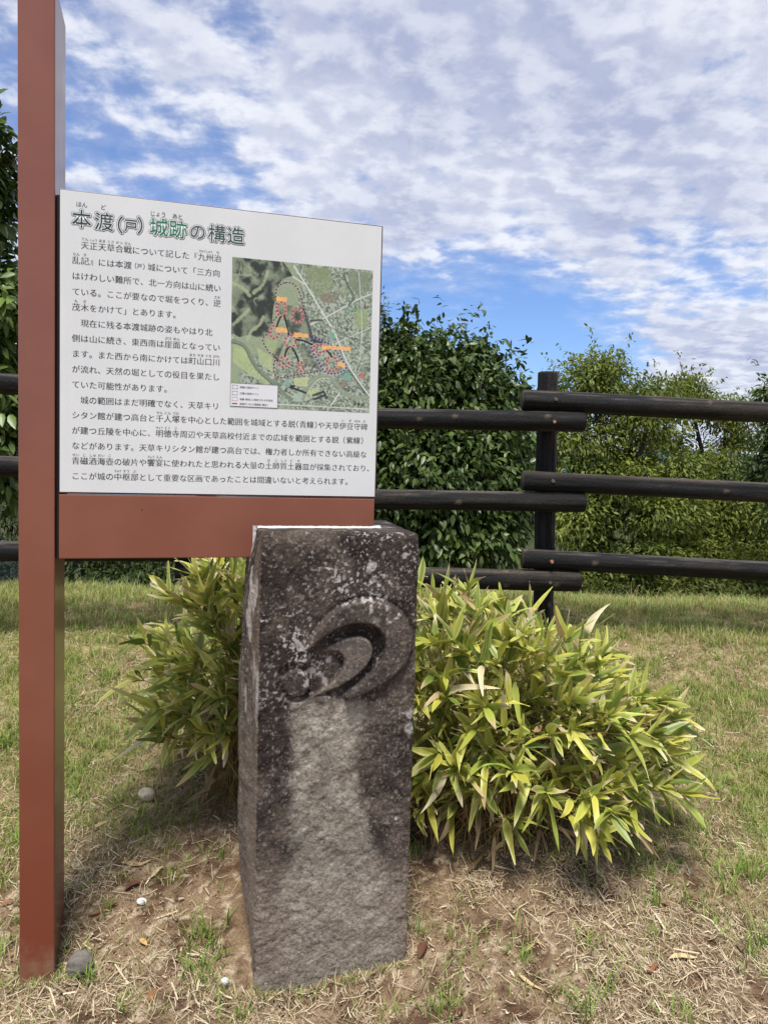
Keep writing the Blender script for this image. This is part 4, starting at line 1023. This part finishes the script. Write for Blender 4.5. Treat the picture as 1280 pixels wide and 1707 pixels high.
# low growth seen under the beam and at the far left
cs_ = [cl(150, 905, 6.0, (.55, .4, .22)), cl(240, 900, 6.1, (.5, .4, .24)), cl(330, 900, 6.2, (.5, .4, .25)), cl(200, 955, 5.8, (.6, .3, .12)), cl(290, 960, 5.9, (.4, .3, .10)), cl(420, 920, 6.0, (.5, .4, .3))]
tree('evergreen_shrub', 'dark low evergreen shrub seen under the beam behind the fence', 'shrub', (at(131, 960, 5.9)[0], 5.9, gz(-2.3, 5.9)), cs_, .05, 2300, .06, (CAM[0] * .9, CAM[1] * .75), 'leaf_soft', 47, wr=.35, down=.3)
cp_ = [cl(0, 935, 6.8, (.35, .3, .22)), cl(-60, 930, 6.8, (.4, .3, .3)), cl(40, 955, 6.8, (.25, .3, .15))]
tree('pale_shrub', 'pale blue green shrub low behind the fence at the left edge', 'shrub', (at(-20, 980, 6.8)[0], 6.8, gz(-3.3, 6.8)), cp_, .03, 2600, .055, (np.array((.10, .15, .12)), np.array((.20, .26, .22))), 'leaf_soft', 48, wr=.3, down=.5)
cu_ = [cl(940 + 75 * i, 985 + (i * 37) % 22, 8.0 + (i * 7 % 3) * .3, (.42, .35, .26)) for i in range(6)] + [cl(1000 + 90 * i, 960, 10.5, (.7, .5, .4)) for i in range(4)]
tree('undergrowth', 'low shady undergrowth at the foot of the trees behind the lowest right rail', 'shrub', (at(1120, 1000, 8.2)[0], 8.2, gz(3, 8.2)), cu_, .04, 2200, .07, (YG[0] * .55, YG[1] * .5), 'leaf_soft', 50, wr=.4, down=.3, forks=3)
co_ = [cl(20, 850, 7.4, (.7, .5, .5)), cl(120, 860, 7.6, (.7, .5, .45)), cl(-150, 860, 7.4, (.8, .5, .6)), cl(250, 850, 7.6, (.7, .5, .5))]
tree('olive_shrub', 'olive green bush on the slope, glimpsed below the left fence rails', 'shrub', (at(60, 960, 7.6)[0], 7.6, gz(-3.3, 7.6)), co_, .05, 1800, .06, (np.array((.035, .05, .012)), np.array((.09, .11, .03))), 'leaf_soft', 49, wr=.35, down=.4)

# ------------------------------------------------------------------ turf, straw and litter
def blades(x, y, h, wd, lean, col_b, col_t, rng, z0=None):
    n = len(x); z = ground_z(x, y) if z0 is None else z0
    an = rng.uniform(0, 6.283, n); dx, dy = np.cos(an), np.sin(an)
    sx, sy = -dy * wd / 2, dx * wd / 2
    # face roughly towards any viewer: widths in random directions
    V = np.zeros((n, 5, 3)); lx, ly = dx * lean * h, dy * lean * h
    zz = np.zeros(n)
    def pt(f, k_, side): return np.stack([x + lx * f * f + sx * side, y + ly * f * f + sy * side, z - .004 + h * (f - .25 * np.minimum(lean, 1.2) * f * f)], -1)
    V[:, 0] = pt(0, 0, -1); V[:, 1] = pt(0, 0, 1); V[:, 2] = pt(.55, 0, -.8); V[:, 3] = pt(.55, 0, .8); V[:, 4] = pt(1, 0, 0)
    b = np.arange(n)[:, None] * 5
    q = b + np.array([[0, 1, 3, 2]]); t_ = b + np.array([[2, 3, 4]])
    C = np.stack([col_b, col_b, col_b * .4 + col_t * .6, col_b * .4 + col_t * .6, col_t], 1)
    return V.reshape(-1, 3), q, t_, C.reshape(-1, 3)
def scatter(n, y0, y1, rng, pw=1.0):
    """points in the visible wedge of ground"""
    y = y0 + (y1 - y0) * rng.random(n) ** pw; x = (rng.random(n) * 2 - 1) * (y * .62 + .25); return x, y
def clear(x, y):
    """not inside the post or the stone"""
    d0, d1 = x - ST_O[0], y - ST_O[1]; a = d0 * math.cos(ST_YAW) + d1 * math.sin(ST_YAW); b = -d0 * math.sin(ST_YAW) + d1 * math.cos(ST_YAW)
    k_ = ~((a > -.08) & (a < SW2 + .0) & (b > -.008) & (b < SDEP))
    d0, d1 = x - SO[0], y - SO[1]; a = d0 * math.cos(YAW) + d1 * math.sin(YAW); b = -d0 * math.sin(YAW) + d1 * math.cos(YAW)
    return k_ & ~((a > -.105) & (a < -.002) & (b > -.006) & (b < .225))
rg = np.random.default_rng(77)
# green turf
x, y = scatter(400000, 1.45, 5.6, rg, .9); g = green_density(x, y)
tuft = sstep(fbm(np.stack([x, y, x * 0], -1), 8.5, 3, 51), .50, .66)
keepp = rg.random(len(x)) < (g * (.30 + .55 * tuft) + .07 * tuft * (y > 1.7))
keepp &= clear(x, y); x, y, g = x[keepp], y[keepp], g[keepp]; n = len(x)
h = rg.uniform(.022, .058, n) * (1 + .5 * (y > 4.1)) * (.75 + .5 * rg.random(n)); tall = rg.random(n) < .03; h = np.where(tall, h * 1.9, h)
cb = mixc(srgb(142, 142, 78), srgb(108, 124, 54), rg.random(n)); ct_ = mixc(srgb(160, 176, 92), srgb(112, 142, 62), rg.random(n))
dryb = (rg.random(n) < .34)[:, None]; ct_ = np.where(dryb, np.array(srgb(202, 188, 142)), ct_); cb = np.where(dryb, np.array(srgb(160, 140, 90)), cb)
# stand-up tufts on the bank
tx, ty = scatter(5200, 1.9, 5.0, rg, .95); tk = rg.random(len(tx)) < green_density(tx, ty) * .75 + .03; tx, ty = tx[tk], ty[tk]
kk = rg.integers(7, 26, len(tx)); ti = np.repeat(np.arange(len(tx)), kk); tr_ = rg.uniform(.008, .03, len(tx))[ti]
ux, uy = tx[ti] + rg.normal(size=len(ti)) * tr_, ty[ti] + rg.normal(size=len(ti)) * tr_
uh = rg.uniform(.03, .085, len(tx))[ti] * rg.uniform(.45, 1.1, len(ti)); tone_ = rg.random(len(tx))[ti]
ucb = mixc(srgb(120, 134, 62), srgb(92, 118, 48), rg.random(len(ti))); uct = mixc(srgb(176, 192, 92), srgb(116, 152, 62), tone_)
x, y, h = np.concatenate([x, ux]), np.concatenate([y, uy]), np.concatenate([h, uh]); cb, ct_ = np.concatenate([cb, ucb]), np.concatenate([ct_, uct])
ok = clear(x, y); x, y, h, cb, ct_ = x[ok], y[ok], h[ok], cb[ok], ct_[ok]; n = len(x)
V1, q1, t1, C1 = blades(x, y, h, rg.uniform(.0018, .0036, n), rg.uniform(.2, 1.3, n), cb, ct_, rg)
# foreground tufts at the places the photo has them
def tuft_at(px, py, k_, hh, spread, D=None):
    d = CR * ((px - 640) / FPX) + CU * ((853.5 - py) / FPX) + CF; t_ = 1.5
    for _ in range(60):
        p = CP + d * t_; t_ += (p[2] - float(ground_z(p[:1], p[1:2], False)[0])) * .8
    p = CP + d * t_; return p
TU = [(345, 1560, 55, .09, .05), (360, 1600, 40, .07, .05), (330, 1640, 30, .06, .05), (145, 1640, 22, .085, .012), (60, 1450, 40, .07, .05), (20, 1400, 60, .07, .06), (610, 1600, 26, .09, .03), (600, 1570, 26, .05, .05), (560, 1590, 20, .05, .05), (985, 1700, 10, .16, .025), (1010, 1660, 9, .15, .02), (1255, 1460, 40, .12, .04), (1210, 1490, 40, .07, .05), (1265, 1580, 14, .12, .02), (1090, 1520, 14, .09, .02), (1080, 1560, 8, .07, .03), (780, 1565, 40, .05, .06), (760, 1600, 40, .06, .06), (740, 1690, 50, .06, .05), (870, 1560, 30, .05, .05), (1140, 1690, 30, .05, .05), (1190, 1560, 40, .06, .05), (210, 1680, 40, .05, .05), (420, 1660, 20, .06, .05), (500, 1690, 16, .05, .05), (1060, 1510, 20, .05, .05), (10, 1250, 60, .08, .08), (130, 1330, 40, .06, .04), (1250, 1350, 50, .07, .08), (1150, 1240, 60, .06, .10), (400, 1540, 24, .08, .04), (700, 1560, 24, .07, .03), (650, 1690, 20, .05, .05)]
for k_ in range(95):
    TU.append((rg.uniform(-20, 1300), rg.uniform(1380, 1700), int(rg.integers(8, 26)), rg.uniform(.03, .075), rg.uniform(.02, .06)))
xs, ys, hs = [], [], []
for px, py, k_, hh, sp_ in TU:
    p = tuft_at(px, py, k_, hh, sp_)
    xs += list(p[0] + rg.normal(size=k_) * sp_ * .5); ys += list(p[1] + rg.normal(size=k_) * sp_ * .5); hs += list(hh * rg.uniform(.45, 1.1, k_))
for k_ in range(520):
    if rg.random() < .7:
        a = rg.uniform(-.09, SW2 + .03); b_ = -abs(rg.normal() * .012) - .012 if -.02 < a < SW2 else rg.uniform(-.02, .3)
        xs.append(ST_O[0] + a * math.cos(ST_YAW) - b_ * math.sin(ST_YAW)); ys.append(ST_O[1] + a * math.sin(ST_YAW) + b_ * math.cos(ST_YAW))
    else:
        a = rg.uniform(-.12, .02); b_ = -abs(rg.normal() * .01) - .006 if rg.random() < .5 else rg.uniform(0, .22)
        if b_ > 0: a = .002 + abs(rg.normal() * .01)
        xs.append(SO[0] + a * math.cos(YAW) - b_ * math.sin(YAW)); ys.append(SO[1] + a * math.sin(YAW) + b_ * math.cos(YAW))
    hs.append(rg.uniform(.012, .05))
x, y, h = map(np.array, (xs, ys, hs)); ok = clear(x, y); x, y, h = x[ok], y[ok], h[ok]; n = len(x)
V2, q2, t2, C2 = blades(x, y, h, rg.uniform(.0022, .0062, n) * np.where(h < .05, .6, 1), rg.uniform(.15, 1.2, n), np.where((h < .05)[:, None] & (rg.random(n) < .6)[:, None], np.array(srgb(168, 148, 108)), mixc(srgb(128, 140, 70), srgb(96, 124, 50), rg.random(n))), np.where((h < .05)[:, None] & (rg.random(n) < .5)[:, None], np.array(srgb(204, 188, 148)), mixc(srgb(146, 174, 78), srgb(110, 144, 58), rg.random(n))), rg)
o2 = len(V1)
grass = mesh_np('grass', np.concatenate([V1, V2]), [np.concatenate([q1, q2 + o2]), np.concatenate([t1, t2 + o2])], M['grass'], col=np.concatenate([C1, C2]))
tag(grass, 'green and straw coloured grass growing in tufts over the bank', 'grass', kind='stuff')
# straw: thin dry stalks lying about
x, y = scatter(125000, 1.4, 4.6, rg, 1.4); g = green_density(x, y)
dens = sstep(fbm(np.stack([x, y, x * 0], -1), 4.5, 3, 57), .36, .60) * .85 + .15
ok = clear(x, y) & (rg.random(len(x)) < dens * (1 - .45 * g)); x, y = x[ok], y[ok]; n = len(x)
an = rg.uniform(0, 6.283, n); ln = rg.uniform(.006, .07, n) * (.35 + .85 * rg.random(n) ** 1.5); wd = rg.uniform(.0007, .0022, n) * np.where(rg.random(n) < .06, 2.6, 1)
z = ground_z(x, y); tiltz = rg.uniform(-.12, .35, n)
dx, dy = np.cos(an), np.sin(an); bend = rg.normal(size=n) * .18
pts = []
for f in (-.5, 0, .5):
    bx_, by_ = x + dx * ln * f - dy * bend * ln * (.25 - f * f), y + dy * ln * f + dx * bend * ln * (.25 - f * f)
    gzv = ground_z(bx_, by_); bz_ = gzv + .004 + rg.random(n) * .007 + np.maximum(tiltz, 0) * ln * (f + .5) * .9
    pts.append((bx_, by_, bz_))
V = np.zeros((n, 6, 3))
for i, (a, b, c) in enumerate(pts):
    s_ = 1 if i == 1 else .7
    V[:, 2 * i] = np.stack([a - dy * wd * s_ / 2, b + dx * wd * s_ / 2, c], -1); V[:, 2 * i + 1] = np.stack([a + dy * wd * s_ / 2, b - dx * wd * s_ / 2, c + wd * .4], -1)
b = np.arange(n)[:, None] * 6
Fq = np.concatenate([b + np.array([[0, 1, 3, 2]]), b + np.array([[2, 3, 5, 4]])])
sc = mixc(srgb(204, 190, 160), srgb(150, 128, 100), rg.random(n) ** 1.3); sc = mixc(sc, srgb(112, 92, 72), (rg.random(n) < .15) * .8)
straw = mesh_np('straw', V.reshape(-1, 3), [Fq], M['straw'], col=np.repeat(sc, 6, 0)); tag(straw, 'dry straw stalks strewn over the bare soil', 'straw', kind='stuff')
# grit
x, y = scatter(80000, 1.4, 3.5, rg, 1.3); ok = clear(x, y) & (green_density(x, y) < .5); x, y = x[ok], y[ok]; n = len(x)
rr = rg.uniform(.0010, .0036, n) * (.55 + 1.5 * rg.random(n) ** 7)
oc = np.array([[1, 0, 0], [-1, 0, 0], [0, 1, 0], [0, -1, 0], [0, 0, .8], [0, 0, -.8]]); of = np.array([[0, 2, 4], [2, 1, 4], [1, 3, 4], [3, 0, 4], [2, 0, 5], [1, 2, 5], [3, 1, 5], [0, 3, 5]])
V = np.stack([x, y, ground_z(x, y) + rr * .4 + .002], -1)[:, None] + oc[None] * rr[:, None, None] * rg.uniform(.6, 1.3, (n, 6, 1))
gcx = mixc(srgb(146, 118, 92), srgb(196, 174, 144), rg.random(n) ** 1.5); gcx = mixc(gcx, srgb(100, 78, 60), (rg.random(n) < .5) * .9)
grit = mesh_np('soil_crumbs', V.reshape(-1, 3), [(np.arange(n)[:, None, None] * 6 + of[None]).reshape(-1, 3)], M['rock'], col=np.repeat(gcx, 6, 0), smooth=True); tag(grit, 'crumbs of soil and grit on the bare ground', 'grit', kind='stuff')

# ------------------------------------------------------------------ single things on the ground
def rock(name, label, cat, px, py, size, col, seed, flat=.75, sink=.3):
    p = tuft_at(px, py, 0, 0, 0); bm = bmesh.new(); bmesh.ops.create_icosphere(bm, subdivisions=4, radius=1)
    V = np.array([v.co[:] for v in bm.verts]); F = np.array([[v.index for v in f.verts] for f in bm.faces]); bm.free()
    r_ = .68 + .55 * fbm(V + seed, 1.3, 4, seed); V = V * r_[:, None] * np.array([1, .8, flat]) * size
    z = float(ground_z(p[:1], p[1:2])[0]); V[:, 2] += size * flat * (1 - sink) * .6
    c = mixc(np.array(srgb(*col)), np.array(srgb(*col)) * .62, fbm(V, 1.5 / size, 4, seed + 3))
    o = mesh_np(name, V, [F], M['rock'], col=c); o.location = (p[0], p[1], z); o.rotation_euler = (0, 0, seed * 1.3); return tag(o, label, cat)
rock('grey_rock', 'rough grey rock at the foot of the red brown post', 'rock', 133, 1622, .038, (122, 116, 110), 3, 1.0, .2)
rock('white_stone', 'knobbly cream white stone on the soil between post and stone pillar', 'stone', 244, 1336, .030, (224, 212, 184), 5, .85, -.5)
rock('white_chip', 'small white chip in the straw beside a green blade', 'stone', 236, 1503, .017, (226, 226, 222), 7, .6, .1)
rock('white_pebble', 'round white pebble just left of the foot of the stone pillar', 'stone', 375, 1642, .0135, (228, 228, 228), 9, .8, .1)
def dead_leaf(label, px, py, ln, wr, ang, col, seed, curl=.3, name='dead_leaf', lift=.004):
    p = tuft_at(px, py, 0, 0, 0); rng = np.random.default_rng(seed)
    rows = np.linspace(0, 1, 13); pf = lambda s: np.interp(s, [0, .08, .3, .6, .85, 1], [.1, .5, 1, .85, .42, 0])
    d = np.array([[math.cos(ang), math.sin(ang), 0]])
    V, F = leaves(np.array([[0, 0, 0.]]) - d * ln / 2, d, np.array([[0, 0, 1.]]), np.array([ln]), np.array([ln * wr]), np.zeros(1), rows, pf, curl)
    V = V[0]; V[..., 2] += (np.sin(rows * 3.1 + seed) * ln * .07 + .3 * ln * .12 * rows ** 2)[:, None]
    perp = np.array([-d[0, 1], d[0, 0], 0]); V += (np.sin(rows * 2.2 + seed) * ln * .05)[:, None, None] * perp
    gxy = ground_z(V[..., 0] + p[0], V[..., 1] + p[1]); z0 = float(ground_z(p[:1], p[1:2])[0])
    V[..., 2] += gxy - z0 + lift + .004
    c = mixc(np.array(srgb(*col)), np.array(srgb(*col)) * .7, vn(V.reshape(-1, 3) * 120, seed))
    o = mesh_np(name, V.reshape(-1, 3), [F], M['litter'], col=c); o.location = (p[0], p[1], z0); return tag(o, label, 'dead leaf', 'dead leaves lying on the soil')
dead_leaf('pale tan leaf lying slantwise between the post and the white stone', 170, 1382, .055, .26, .9, (200, 172, 128), 1)
dead_leaf('short pale leaf just left of the knobbly white stone', 193, 1336, .04, .3, -.6, (206, 182, 140), 2)
dead_leaf('long tan bamboo sheath lying level left of the stone pillar', 228, 1440, .10, .16, .15, (196, 166, 120), 3)
dead_leaf('small ochre leaf with a notch, lying in straw near the post', 240, 1576, .035, .5, -.7, (206, 168, 112), 4)
dead_leaf('curled dark brown leaf in the straw between post and pillar', 222, 1474, .05, .4, .3, (104, 64, 48), 5, .5)
dead_leaf('light brown leaf at the left edge beside the post', 12, 1505, .035, .5, .4, (150, 104, 74), 6)
dead_leaf('slim tan leaf lying in the straw below the bamboo sheath', 262, 1455, .05, .24, .8, (198, 178, 140), 12)
dead_leaf('long cream leaf curled on the soil at the lower right', 1140, 1604, .085, .2, .05, (212, 188, 142), 7, .35)
dead_leaf('left one of two tan leaves crossed on the soil below the bamboo', 880, 1588, .075, .15, .85, (190, 158, 114), 8)
dead_leaf('cream blade leaf lying slantwise in front of the two crossed leaves', 885, 1645, .085, .16, -.65, (210, 186, 140), 9)
dead_leaf('right one of two tan leaves crossed on the soil below the bamboo', 902, 1578, .06, .16, -1.2, (200, 170, 124), 10)
dead_leaf('dark brown leaf in the soil right of the two crossed tan leaves', 977, 1565, .035, .5, -.3, (112, 76, 54), 11, .4)
dead_leaf('brown leaf leaning against the right foot of the stone pillar', 706, 1588, .06, .45, 1.1, (104, 70, 52), 13, .4)
dead_leaf('brown leaf on bare soil below the right tip of the bamboo', 1114, 1522, .045, .3, -.3, (140, 108, 86), 14)
dead_leaf('grey brown leaf standing near the right edge', 1232, 1583, .05, .4, 1.4, (132, 106, 90), 15, .4)
dead_leaf('dark brown leaf at the bottom edge below the pillar', 764, 1697, .04, .6, .5, (84, 54, 38), 16, .3)
dead_leaf('light brown leaf half under grass near the bottom left', 254, 1664, .04, .45, 1.2, (146, 104, 72), 17, .3)
def twig(label, px, py, ln, r_, ang, col, seed, name='twig'):
    p = tuft_at(px, py, 0, 0, 0); t_ = np.linspace(-.5, .5, 9); rng = np.random.default_rng(seed)
    x = p[0] + np.cos(ang) * ln * t_ - np.sin(ang) * ln * .06 * np.sin(t_ * 6); y = p[1] + np.sin(ang) * ln * t_ + np.cos(ang) * ln * .06 * np.sin(t_ * 6)
    z = ground_z(x, y) + r_ + .004; z0 = float(z[4])
    V, F = tubes([np.stack([x - p[0], y - p[1], z - z0], -1)], [r_ * np.interp(t_, [-.5, -.45, .45, .5], [.3, 1, .85, .3])], 8)
    o = mesh_np(name, V, [F], M['rock'], col=np.tile(srgb(*col), (len(V), 1)) * (.8 + .4 * vn(V * 200, seed))[:, None]); o.location = (p[0], p[1], z0); return tag(o, label, 'twig')
twig('stubby reddish brown twig beside the long cream leaf at the lower right', 1088, 1617, .05, .007, .6, (136, 90, 68), 1)
twig('brown twig slanting through the straw between post and pillar', 172, 1513, .09, .004, .55, (112, 74, 52), 2)
twig('long thin pale stalk curving over the soil at the lower right', 1150, 1627, .22, .0016, .12, (206, 184, 142), 3)
